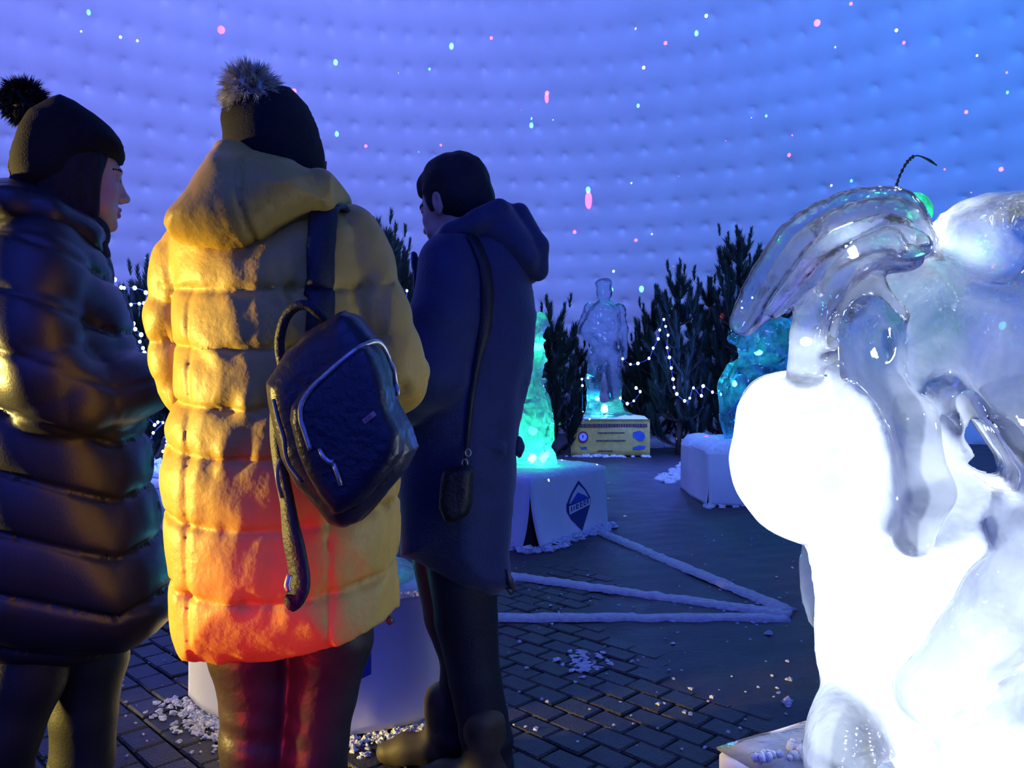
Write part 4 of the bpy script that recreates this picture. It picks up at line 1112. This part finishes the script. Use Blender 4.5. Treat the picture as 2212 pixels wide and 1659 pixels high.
# ------------------------------------------------------------------ woman in the yellow coat
def yellow_woman():
    D = 1.5; q = lambda x, y, dy=0: P(x, y, D) + np.array([0, dy, 0])
    root = thing('person', 'person seen from behind in a long yellow puffer coat and bobble hat', 'person', (xx(610, D), D, 0))
    Y = mat('yellow_nylon', (.56, .36, .062), .5, var=.06, scale=10, bump=.22, bscale=55, spec=.35)
    hc = q(592, 362, .02)
    person_body(root, hc, 78, 0, False, ([q(600, 470, .03), q(605, 900, .0), q(610, 1250, 0)], [.10, .12, .13]),
                [([q(560, 1250), q(562, 1500), q(556, 2030)], [.065, .05, .04]), ([q(700, 1250), q(690, 1500), q(690, 2030)], [.065, .05, .04]),
                 ([q(430, 560), q(395, 750, .05), q(440, 900, .17)], [.045, .035, .03]), ([q(750, 540), q(840, 780), q(770, 860, .17)], [.045, .035, .03])])
    # coat
    v = Vol((xx(285, D), D - .34, zz(1412, D)), (xx(950, D), D + .34, zz(425, D)), .0066)
    out = [(520, 432), (690, 432), (745, 462), (785, 500), (806, 560), (806, 640), (812, 760), (838, 900), (857, 1000), (861, 1100), (858, 1200), (857, 1300), (852, 1420), (418, 1420), (398, 1350), (388, 1300), (383, 1200), (374, 1100), (374, 1000), (384, 915), (398, 860), (404, 760), (400, 650), (385, 580), (385, 520), (425, 470)]
    v.infl(poly_at(D, out), D, .18, .19, 0)
    seams = [zz(y, D) for y in (420, 652, 765, 880, 975, 1110, 1250, 1420)]; xc = xx(600, D)
    v.add(lambda X, Yy, Z: -.012 * (seam_bulge(Z - .55 * (X - xc) ** 2 + 0 * X, seams) - .35) * np.clip((zz(560, D) - Z) / .06, .25, 1) + 0 * Yy)
    for px in (432, 727):
        v.add(lambda X, Yy, Z, x0=xx(px, D - .1): .004 * np.exp(-((X - x0) / .005) ** 2) * (Yy < D) * np.clip((zz(640, D) - Z) / .05, 0, 1))
    # sleeves, hands pushed into the front pockets
    v.chain([q(425, 552, .0), q(382, 650, .01), q(372, 735, .02), q(374, 815, .03), q(396, 892, .07)], [.080, .062, .056, .052, .036], .004, puff=(1, .012))
    v.chain([q(752, 520, .0), q(800, 630, -.02), q(838, 720, -.02), q(863, 800, -.01), q(866, 826, .02), q(815, 850, .16)], [.072, .062, .060, .055, .052, .05], .005, puff=(1, .007))
    zc = lambda X: np.where(X < xx(600, D), zz(1391, D), zz(1391, D) + (X - xx(600, D)) * .30)
    v.cut(lambda X, Yy, Z: zc(X) - Z + 0 * Yy)
    V, Q = v.mesh()
    def wr(p, n):
        d = seam_dist(p[:, 2] - .55 * (p[:, 0] - xc) ** 2, seams); g = np.exp(-d / .028)
        arm = (p[:, 0] < xx(372, D)) | (p[:, 0] > xx(860, D))
        puck = np.sin(p[:, 0] * 95 + 3 * np.sin(p[:, 2] * 9 + p[:, 1] * 20) + p[:, 1] * 60) * wob(p, 40, 61)
        return np.where(arm, .003, .0070) * g * puck - .004 * np.exp(-(d / .006) ** 2) * ~arm + wob(p, 17, 62) * .0018 + wob(p, 48, 63) * .0018 + wob(p, 95, 60) * .0007
    vf = disp((V, Q), wr)
    coat = obj('coat', vf, Y, root)
    # hood lying on the shoulders
    Dh = 1.385; hv = Vol((xx(365, Dh), Dh - .19, zz(565, Dh)), (xx(722, Dh), Dh + .22, zz(312, Dh)), .0056)
    hp = [(487, 326), (560, 327), (640, 345), (690, 388), (711, 442), (690, 457), (640, 494), (592, 534), (556, 549), (500, 553), (440, 545), (398, 530), (376, 500), (383, 465), (418, 420), (438, 380), (462, 340)]
    hv.infl(poly_at(Dh, hp), Dh, .115, .085, 0, tilt=.22)
    hv.chain([P(500, 335, Dh) + [0, .0, 0], P(490, 345, Dh) + [0, .12, 0]], [.03, .03], .03); hv.chain([P(690, 410, Dh), P(690, 400, Dh) + [0, .14, 0]], [.04, .03], .03)
    sl = spline([P(541, 345, 1.33), P(528, 390, 1.30), P(523, 430, 1.29), P(530, 480, 1.29), P(545, 520, 1.31), P(562, 552, 1.34)], 24)
    def hw(p, n):
        dx = np.min(np.sqrt((p[:, None, 0] - sl[None, :, 0]) ** 2 + (p[:, None, 2] - sl[None, :, 2]) ** 2), 1)
        rim = np.clip((xx(470, Dh) - p[:, 0]) / .06, 0, 1)
        return -.006 * np.exp(-(dx / .005) ** 2) * (p[:, 1] < Dh) + wob(p, 20, 64) * .003 + wob(p, 60, 65) * .003 * rim + wob(p, 50, 66) * .001
    hm = disp(hv.mesh(), hw); obj('hood', hm, Y, coat)
    zp = [P(835, 1330, D - .05), P(842, 1340, D - .06), P(846, 1347, D - .06)]
    obj('cord_toggle', tube(zp, [.004, .008, .006], 8), mat('toggle_dark', (.06, .05, .05), .35), coat)
    # hat with bobble
    H = mat('black_knit', (.007, .0065, .007), .95, var=.3, scale=120, bump=.35, bscale=260)
    tv = Vol((xx(470, D), D - .15, zz(460, D)), (xx(712, D), D + .15, zz(175, D)), .0056)
    tv.infl(poly_at(D, [(484, 345), (486, 300), (482, 265), (490, 235), (516, 207), (556, 194), (600, 187), (634, 191), (661, 222), (681, 265), (693, 310), (695, 345), (692, 385), (680, 425), (600, 440), (505, 410)]), D + .01, .115, .10, 0)
    hat = obj('bobble_hat', disp(tv.mesh(), lambda p, n: wob(p, 60, 67) * .0015), H, root)
    obj('hair', tube(spline([q(680, 350, .02), q(690, 378, .02), q(697, 402, .02), q(696, 420, .01)], 10), [.02, .016, .012, .008, .008, .008, .008, .008, .008, .004][:10], 8), mat('dark_red_hair', (.05, .012, .012), .6, var=.3, scale=80), root)
    fur_ball('pom_pom', P(543, 204, D - .05), .066 * (D - .05) / D * .98, 9000, mat('beige_fur', (.82, .68, .46), .8, var=.5, scale=45), hat, 5)
    # trousers and boots
    T = mat('dark_leather', (.030, .022, .020), .46, var=.3, scale=12, bump=.25, bscale=40, spec=.4)
    lv = Vol((xx(430, D), D - .2, .06), (xx(840, D), D + .2, zz(1280, D)), .0072)
    lv.chain([q(556, 1290), q(552, 1400), q(560, 1500), q(553, 1600), q(550, 1700), q(556, 1960)], [.095, .083, .068, .064, .062, .05], .03)
    lv.chain([q(705, 1290), q(712, 1380), q(695, 1500), q(683, 1600), q(680, 1700), q(690, 1960)], [.095, .082, .067, .063, .062, .05], .012)
    def tw(p, n):
        k = np.clip((zz(1470, D) - p[:, 2]) / .08, .15, 1.0) * .0045
        w1 = np.sin(p[:, 2] * 105 + 5 * wob(p, 8, 71) + p[:, 0] * 22) * np.clip(wob(p, 16, 73) + .5, 0, 1.4)
        return k * (w1 * .7 + .35 * wob(p, 42, 72))
    obj('trousers', disp(lv.mesh(), tw), T, root)
    bo = mat('black_boot', (.02, .018, .018), .5)
    for px in (556, 690):
        bv = Vol((xx(px, D) - .1, D - .18, 0), (xx(px, D) + .1, D + .25, .28), .008); boot(bv, (xx(px, D), D + .02, 0), 80); obj('boot', bv.mesh(), bo, root)
    return bvh_of(vf, hm), bvh_of(vf)
YB, YCOAT = yellow_woman()

# ------------------------------------------------------------------ backpack on her shoulder
def backpack():
    D = 1.235; q = lambda x, y, dy=0: P(x, y, D) + np.array([0, dy, 0])
    root = thing('backpack', 'dark leather backpack hanging on one shoulder over the yellow coat', 'backpack', tuple(P(745, 1140, D)))
    L = mat('backpack_leather', (.018, .016, .028), .34, var=.25, scale=9, bump=.25, bscale=70, spec=.55)
    W = mat('strap_webbing', (.012, .012, .018), .55, var=.2, scale=60, bump=.3, bscale=150); Z = mat('zip_metal', (.55, .52, .48), .35, metal=.8, var=.3, scale=200)
    out = [(705, 704), (748, 674), (776, 685), (800, 713), (826, 743), (848, 800), (860, 869), (887, 921), (902, 969), (880, 1016), (852, 1051), (809, 1103), (783, 1129), (748, 1141), (714, 1134), (683, 1099), (644, 1056), (612, 990), (588, 870), (583, 826), (627, 760), (670, 721)]
    v = Vol((xx(570, D), D - .12, zz(1155, D)), (xx(915, D), D + .12, zz(660, D)), .0048)
    v.infl(poly_at(D, out), D + .01, .075, .05, 0, ex=2.6)
    body = disp(v.mesh(), lambda p, n: wob(p, 24, 81) * .0028 + wob(p, 70, 82) * .0007); bo = obj('pack_body', body, L, root)
    v = Vol((xx(640, D), D - .14, zz(1115, D)), (xx(900, D), D + .06, zz(730, D)), .0045)
    v.infl(poly_at(D, [(654, 904), (657, 873), (676, 845), (714, 808), (758, 771), (793, 747), (817, 744), (834, 770), (850, 817), (860, 880), (884, 930), (882, 972), (850, 1018), (800, 1072), (750, 1098), (718, 1062), (688, 1012), (670, 969)]), D - .05, .045, .03, 0, ex=2.8)
    pan = disp(v.mesh(), lambda p, n: wob(p, 22, 83) * .003); obj('front_pocket', pan, L, root)
    b = bvh_of(body, pan)
    zp, zn = on_surf(b, spline([(672, 972), (660, 935), (651, 904), (653, 873), (673, 842), (712, 805), (756, 768), (791, 744), (817, 741), (834, 766), (851, 815), (856, 855)], 60), .002, D, 4)
    zo = obj('zip', tube(zp, .0042, 7), Z, bo)
    pp, pn = on_surf(b, [(692, 968), (700, 985), (712, 996), (722, 998)], .006, D, 1); obj('zip_pull', tube(pp, [.003, .004, .004, .006], 7), Z, zo)
    pp, pn = on_surf(b, [(722, 1000), (727, 1015), (733, 1032), (737, 1048)], .004, D, 1); obj('pocket_zip', tube(pp, .0035, 7), Z, bo)
    # small bright maker's badge
    bp, bn = on_surf(b, spline([(786, 911), (798, 902), (810, 892)], 9), .003, D, 2); badge = obj('badge', ribbon(bp, bn, .0075, .002), mat('badge_pink', (.95, .30, .34), .35), bo, smooth=False)
    for k in range(5):
        w = np.array([bp[1 + k], bp[1 + k] + (bp[2 + k] - bp[1 + k]) * .35]) + bn[1 + k] * .002
        obj('badge_letter', ribbon(w, [bn[1 + k]] * 2, .005, .001), mat('badge_dark', (.25, .03, .06), .5), badge, smooth=False)
    # piping on the side gusset
    pp, pn = on_surf(b, spline([(590, 862), (600, 905), (612, 945), (616, 978), (625, 1005), (650, 1040)], 24), .0, D, 3); obj('side_piping', tube(pp, .003, 6), mat('piping', (.25, .22, .19), .4), bo)
    # carry handle
    obj('carry_handle', tube(spline([q(593, 800, .05), q(586, 755, .045), q(590, 715, .04), q(605, 678, .035), q(630, 657, .03), q(655, 657, .03), q(675, 672, .035), q(690, 695, .05)], 30), .0085, 9), W, root)
    # shoulder strap over the right shoulder
    sp, sn = on_surf(YCOAT, spline([(688, 730), (687, 690), (686, 640), (687, 580), (690, 520), (697, 470), (703, 452)], 26), .012, 1.33, 6)
    tail = np.array([sp[-1] + np.array([.008 * k, .030 * k, .006 * k - .006 * k * k]) for k in range(1, 6)]); sp = np.vstack([sp, tail]); sn = np.vstack([sn, [[0, -.25 - .1 * 0, 1.0]] * 5])
    obj('shoulder_strap', ribbon(sp, sn, .051, .010), W, root)
    # loose strap dangling
    dp = spline([q(592, 808, .045), q(583, 870, .04), q(584, 950, .035), q(597, 1030, .03), q(613, 1090, .02), q(630, 1150, .0), q(644, 1210, -.005), q(652, 1258, -.01), q(641, 1290, -.015), q(625, 1300, -.02)], 44)
    wd = np.interp(np.linspace(0, 1, 44), [0, .45, .6, .85, .95, 1], [.020, .022, .034, .033, .03, .014])
    obj('loose_strap', ribbon(dp, np.tile([-.35, -1.0, .1], (44, 1)), wd, .012), W, root)
    obj('strap_loop', tube(spline([q(614, 990, -.02), q(611, 1010, -.03), q(613, 1040, -.03), q(617, 1070, -.02)], 12), .0035, 7), mat('piping', (.25, .22, .19), .4), root)
    obj('strap_buckle', tube(spline([q(634, 1235, -.02), q(630, 1255, -.025), q(634, 1268, -.025)], 8), .005, 7), Z, root)
backpack()

# ------------------------------------------------------------------ woman in the dark coat
def dark_woman():
    global TURN
    D = 1.85; FA = Facing(190, D); q = FA.q; poly = lambda D_, pts: FA.poly(pts); TURN = FA.turn
    root = thing('person', 'person in profile wearing a dark quilted coat and black bobble hat', 'person', (xx(110, D), D, 0))
    C = mat('dark_nylon', (.017, .017, .022), .40, var=.15, scale=8, bump=.08, bscale=200, spec=.5)
    hc = q(162, 379, 0)
    _, BH = person_body(root, hc, 13, -2, False, ([q(110, 500), q(100, 900), q(110, 1250)], [.09, .12, .13]),
                [([q(60, 1250, -.05), q(28, 1500, -.065), q(-8, 1760, -.08)], [.06, .05, .035]), ([q(188, 1250, .05), q(190, 1500, .05), q(168, 1760, .05)], [.06, .05, .035]),
                 ([q(100, 620, -.16), q(120, 850, -.2), q(280, 830, -.12)], [.045, .035, .03]), ([q(120, 620, .16), q(140, 850, .2), q(290, 830, .12)], [.045, .035, .03])])
    v = Vol((xx(-185, D), D - .34, zz(1435, D)), (xx(405, D), D + .34, zz(440, D)), .0078)
    out = [(0, 470), (120, 470), (190, 510), (226, 560), (240, 605), (268, 660), (288, 720), (303, 790), (312, 870), (318, 960), (330, 1060), (352, 1150), (386, 1268), (372, 1310), (338, 1347), (275, 1396), (150, 1421), (0, 1416), (-130, 1405), (-165, 1300), (-150, 1150), (-115, 1000), (-95, 800), (-85, 640), (-60, 520)]
    v.infl(poly(D, out), D, .235, .20, 0)
    xc = xx(150, D); seams = [zz(470 + 112 * k, D) + .0 for k in range(12)]
    sk = lambda X, Z: Z + .38 * np.minimum(X - xc, .10) - .25 * np.maximum(X - xc - .1, 0)
    v.add(lambda X, Yy, Z: -.017 * (seam_bulge(sk(X, Z), seams) - .3) + 0 * Yy)
    v.chain([q(85, 575, -.14), q(72, 690, -.20), q(92, 780, -.225), q(128, 858, -.225)], [.105, .098, .092, .088], .012, puff=(1, .014))
    v.chain([q(128, 858, -.225), q(215, 850, -.20), q(318, 825, -.10)], [.088, .082, .072], .014, puff=(1, .012))
    V, Q = v.mesh()
    def wr(p, n):
        d = seam_dist(sk(p[:, 0], p[:, 2]), seams); g = np.exp(-d / .03); back = np.clip((xx(120, D) - p[:, 0]) / .12, .2, 1)
        return .006 * g * back * np.sin(p[:, 0] * 75 + p[:, 1] * 40 + 3 * wob(p, 12, 91)) * wob(p, 30, 92) + wob(p, 15, 93) * .005 * back + wob(p, 45, 94) * .0018 - .005 * np.exp(-(d / .007) ** 2)
    coat = obj('coat', disp((V, Q), wr), C, root)
    hv = Vol((xx(-110, D), D - .22, zz(585, D)), (xx(260, D), D + .22, zz(375, D)), .0072)
    hv.infl(poly(D, [(-70, 430), (-30, 398), (20, 393), (70, 404), (120, 428), (165, 452), (205, 474), (236, 500), (240, 518), (232, 538), (236, 558), (214, 567), (180, 552), (120, 535), (50, 545), (-30, 560), (-85, 510)]), D, .165, .10, 0)
    hv.chain([q(-50, 470, -.12), q(30, 470, -.16), q(110, 492, -.15), q(190, 520, -.10)], [.03, .035, .035, .03], .02)
    obj('hood', disp(hv.mesh(), lambda p, n: wob(p, 18, 95) * .006 + wob(p, 45, 96) * .002), C, coat)
    K = mat('black_knit', (.012, .011, .012))
    # scarf round the chin
    sv = Vol((xx(80, D), D - .14, zz(585, D)), (xx(262, D), D + .14, zz(430, D)), .0066)
    sv.infl(poly(D, [(110, 440), (160, 448), (200, 466), (232, 490), (240, 510), (230, 528), (238, 552), (222, 570), (185, 560), (130, 520)]), D, .10, .07, 0)
    obj('scarf', disp(sv.mesh(), lambda p, n: wob(p, 26, 97) * .005 + wob(p, 70, 98) * .0015), K, root)
    tv = Vol((xx(5, D), D - .14, zz(440, D)), (xx(285, D), D + .14, zz(205, D)), .006)
    tv.infl(poly(D, [(104, 226), (130, 218), (165, 232), (205, 258), (240, 288), (262, 312), (272, 332), (271, 347), (262, 353), (236, 352), (205, 361), (180, 373), (164, 390), (152, 412), (110, 428), (60, 428), (32, 412), (20, 372), (20, 330), (35, 285), (60, 248)]), D + .0, .112, .06, 0, ex=2.4)
    hat = obj('bobble_hat', disp(tv.mesh(), lambda p, n: wob(p, 50, 99) * .0018), K, root)
    fur_ball('pom_pom', q(52, 221, 0), .060, 7000, mat('black_fur', (.02, .018, .018), .8, var=.5, scale=45), hat, 6)
    rv = Vol((-.15, -.125, -.16), (.10, .125, .15), .0045)
    rv.ell((-.015, 0, .015), (.108, .096, .12), 0); rv.cap((-.03, 0, -.05), (-.035, 0, -.12), .085, .08, .03)
    for sgn in (-1, 1): rv.cap((.020, sgn * .066, .03), (.022, sgn * .062, -.09), .026, .022, .02)
    rv.ell((.136, 0, -.035), (.108, .16, .15), .012, 's')
    hv2, hq2 = disp(rv.mesh(), lambda p, n: np.sin(p[:, 0] * 300 + wob(p, 20, 100) * 2) * .0012)
    hair = obj('hair', (hv2 @ BH.T + hc, hq2), BROW, root)
    for k, pts in enumerate(([(28, 340), (22, 365), (26, 385), (12, 400), (8, 412)], [(32, 350), (30, 380), (22, 398), (18, 415)])):
        obj('hair_wisp', tube(spline([q(x, y, -.02) for x, y in pts], 12), np.linspace(.005, .0015, 12), 5), BROW, hair)
    T = mat('black_leggings', (.016, .016, .014), .55, var=.2, scale=20, bump=.1, bscale=150)
    lv = Vol((xx(-120, D), D - .22, .05), (xx(300, D), D + .22, zz(1330, D)), .008)
    lv.chain([q(60, 1340, -.05), q(48, 1440, -.06), q(8, 1560, -.08), q(0, 1660, -.08), q(-10, 1790, -.08)], [.098, .092, .078, .070, .05], .02)
    lv.chain([q(185, 1340, .05), q(196, 1440, .05), q(182, 1560, .05), q(177, 1660, .05), q(165, 1790, .05)], [.096, .086, .074, .070, .05], .012)
    obj('leggings', disp(lv.mesh(), lambda p, n: wob(p, 20, 101) * .002), T, root)
    for px, dy in ((-8, -.08), (168, .05)):
        bx = q(px, 1700)[0]; bv = Vol((bx - .17, D + dy - .1, 0), (bx + .24, D + dy + .1, .28), .009); boot(bv, (bx + .02, D + dy, 0), 0); obj('boot', bv.mesh(), mat('black_boot', (.02, .018, .018)), root)
    TURN = None
dark_woman()

# ------------------------------------------------------------------ man in the navy parka
def navy_man():
    D = 2.2; q = lambda x, y, dy=0: P(x, y, D) + np.array([0, dy, 0])
    root = thing('person', 'person in a long navy hooded parka turned away, head bowed to the left', 'person', (xx(1010, D), D, 0))
    C = mat('navy_wool', (.007, .016, .070), .75, var=.2, scale=14, bump=.35, bscale=180, sheen=.2)
    hc = q(981, 445, 0)
    body, B = person_body(root, hc, 146, -14, True, ([q(1010, 540), q(1010, 900), q(985, 1160)], [.11, .13, .10]),
                [([q(1003, 1180, -.02), q(1030, 1450, -.05), q(1062, 1660, -.10)], [.06, .05, .04]), ([q(975, 1180, .06), q(1000, 1440, .06), q(970, 1600, .05)], [.06, .05, .04]),
                 ([q(990, 600, -.12), q(955, 830, -.17), q(880, 850, -.05)], [.05, .04, .035]), ([q(1000, 600, .14), q(950, 830, .17), q(870, 850, .1)], [.05, .04, .035])])
    v = Vol((xx(835, D), D - .32, zz(1300, D)), (xx(1195, D), D + .30, zz(470, D)), .0076)
    out = [(960, 520), (1060, 490), (1115, 520), (1146, 590), (1157, 680), (1150, 780), (1134, 860), (1124, 930), (1120, 1020), (1112, 1100), (1103, 1190), (1107, 1250), (1062, 1283), (1000, 1271), (930, 1228), (862, 1196), (860, 1060), (866, 950), (870, 860), (884, 800), (886, 720), (893, 640), (912, 575), (935, 545)]
    v.infl(poly_at(D, out), D, .18, .15, 0)
    v.chain([q(985, 590, -.10), q(968, 700, -.16), q(950, 815, -.185)], [.105, .095, .085], .02); v.chain([q(950, 815, -.185), q(900, 850, -.13), q(862, 855, -.05)], [.085, .075, .065], .02)
    v.chain([q(1060, 950, -.155), q(1085, 960, -.14)], .012, .01)
    V, Q = v.mesh()
    sh = lambda p: np.exp(-((p[:, 2] - zz(840, D)) / .16) ** 2)
    vf = disp((V, Q), lambda p, n: wob(p, 13, 111) * .005 + wob(p, 34, 112) * .0025 * (.4 + sh(p)) + .004 * np.sin(p[:, 0] * 40 + p[:, 1] * 25) * np.clip((zz(700, D) - p[:, 2]) / .2, 0, 1))
    coat = obj('parka', vf, C, root)
    hv = Vol((xx(895, D), D - .2, zz(630, D)), (xx(1195, D), D + .2, zz(425, D)), .0066)
    hv.infl(poly_at(D, [(1000, 480), (1050, 447), (1080, 438), (1105, 445), (1126, 472), (1160, 520), (1177, 560), (1170, 596), (1152, 612), (1122, 606), (1080, 580), (1040, 556), (1000, 548), (960, 552), (925, 572), (908, 585), (920, 545), (945, 512), (970, 494)]), D, .145, .075, 0)
    hv.chain([q(1120, 470, -.05), q(1158, 540, -.06), q(1160, 590, -.05)], [.03, .03, .028], .012)
    hv.chain([q(935, 560, -.10), q(980, 525, -.13), q(1035, 500, -.135), q(1080, 470, -.11)], [.024, .026, .028, .025], .015)
    hm = disp(hv.mesh(), lambda p, n: wob(p, 20, 113) * .005 + wob(p, 50, 114) * .0015); hood = obj('hood', hm, C, coat)
    obj('collar_tab', disp((lambda w: (w.infl(poly_at(D, [(890, 548), (897, 544), (904, 550), (907, 562), (903, 580), (908, 600), (903, 640), (893, 650), (893, 600), (890, 570)]), D - .02, .03, .015, 0), w.mesh())[1])(Vol((xx(880, D), D - .08, zz(660, D)), (xx(920, D), D + .06, zz(535, D)), .005)), lambda p, n: wob(p, 40, 115) * .002), C, coat)
    obj('hem_toggle', tube(spline([q(1096, 1212, -.10), q(1102, 1235, -.10), q(1106, 1252, -.09), q(1098, 1260, -.09)], 12), [.006] * 3 + [.010] * 6 + [.012] * 3, 7), mat('toggle_dark', (.06, .05, .05)), coat)
    obj('back_tab', blob(q(1121, 964, -.02), (.016, .02, .03), 3, .1, 10, 8), C, coat)
    # short dark hair round the skull, clear of face and ears
    rv = Vol((-.135, -.11, -.10), (.125, .11, .175), .004)
    rv.ell((-.014, 0, .040), (.110, .090, .115), 0); rv.ell((.050, 0, .080), (.042, .060, .032), .02)
    rv.ell((-.05, 0, -.01), (.068, .080, .075), .02)
    rv.ell((.115, 0, -.055), (.078, .14, .112), .015, 's')
    rv.cap((.06, -.2, .02), (.06, .2, .02), .032, .032, .01, 's')
    for s in (-1, 1): rv.ell((.000, s * .095, -.012), (.026, .03, .042), .006, 's'); rv.cap((.030, s * .068, .04), (.026, s * .072, -.012), .020, .010, .008)
    hvV, hQ = disp(rv.mesh(), lambda p, n: wob(p, 60, 121) * .0028 + wob(p, 160, 122) * .0014)
    obj('hair', (hvV @ B.T + hc, hQ), BROW, root)
    T = mat('dark_denim', (.005, .006, .010), .7, var=.25, scale=20, bump=.2, bscale=160)
    lv = Vol((xx(850, D), D - .26, .03), (xx(1150, D), D + .22, zz(1200, D)), .0076)
    lv.chain([q(1000, 1220, -.02), q(1008, 1330, -.03), q(1030, 1450, -.05), q(1052, 1580, -.08), q(1062, 1690, -.10)], [.10, .086, .074, .070, .066], .012)
    lv.chain([q(962, 1220, .06), q(978, 1340, .06), q(1000, 1440, .06), q(986, 1540, .05), q(970, 1625, .05)], [.10, .085, .070, .064, .062], .012)
    obj('jeans', disp(lv.mesh(), lambda p, n: wob(p, 24, 123) * .004 + .003 * np.sin(p[:, 2] * 90 + 3 * wob(p, 10, 124)) * np.clip((zz(1500, D) - p[:, 2]) / .1, 0, 1)), T, root)
    for px, dy, yw in ((1062, -.10, 172), (968, .06, 176)):
        x0 = xx(px, D); bv = Vol((x0 - .27, D + dy - .12, 0), (x0 + .2, D + dy + .12, .28), .008); boot(bv, (x0 - .05, D + dy, 0), yw, .28)
        obj('boot', disp(bv.mesh(), lambda p, n: wob(p, 60, 125) * .002), mat('brown_boot', (.05, .04, .02), .6, var=.3, scale=20), root)
    return bvh_of(vf), bvh_of(vf, hm)
MB, MBH = navy_man()
def shoulder_bag():
    root = thing('shoulder_bag', 'small black shoulder bag hanging at the hip of the navy parka', 'bag', tuple(P(985, 1130, 1.97)))
    D = 1.965; blk = mat('bag_nylon', (.006, .006, .008), .5, var=.2, scale=40, bump=.3, bscale=120)
    v = Vol((xx(935, D), D - .08, zz(1145, D)), (xx(1040, D), D + .08, zz(985, D)), .005)
    v.infl(poly_at(D, [(955, 1012), (1008, 1000), (1026, 1012), (1024, 1085), (1012, 1112), (985, 1127), (962, 1124), (948, 1090), (950, 1035)]), D, .05, .03, 0, ex=2.6)
    body = disp(v.mesh(), lambda p, n: wob(p, 40, 131) * .002); bo = obj('bag_body', body, blk, root)
    b = bvh_of(body)
    fp, fn_ = on_surf(b, [(955, 1050), (985, 1058), (1020, 1048)], .002, D, 1); obj('flap_edge', tube(spline(fp, 16), .003, 6), blk, bo)
    sp, sn = on_surf(MB, spline([(1014, 514), (1024, 528), (1036, 552), (1046, 580), (1052, 640), (1048, 700), (1036, 760), (1023, 830), (1014, 900), (1009, 960)], 46), .008, 2.0, 5)
    end = np.array([P(1005, 1004, D)]); sp = np.vstack([sp, end]); sn = np.vstack([sn, sn[-1:]])
    obj('strap', ribbon(sp, sn, np.interp(np.linspace(0, 1, 47), [0, .55, .7, 1], [.034, .032, .016, .012]), .005), blk, root)
    mt = mat('bag_metal', (.4, .4, .45), .3, metal=.9)
    for x, y in ((1011, 978), (1004, 1000)): obj('strap_ring', tube([P(x + 6 * math.cos(a), y + 8 * math.sin(a), D - .01) for a in np.linspace(0, 6.283, 14)], .0022, 6, False), mt, root)
shoulder_bag()
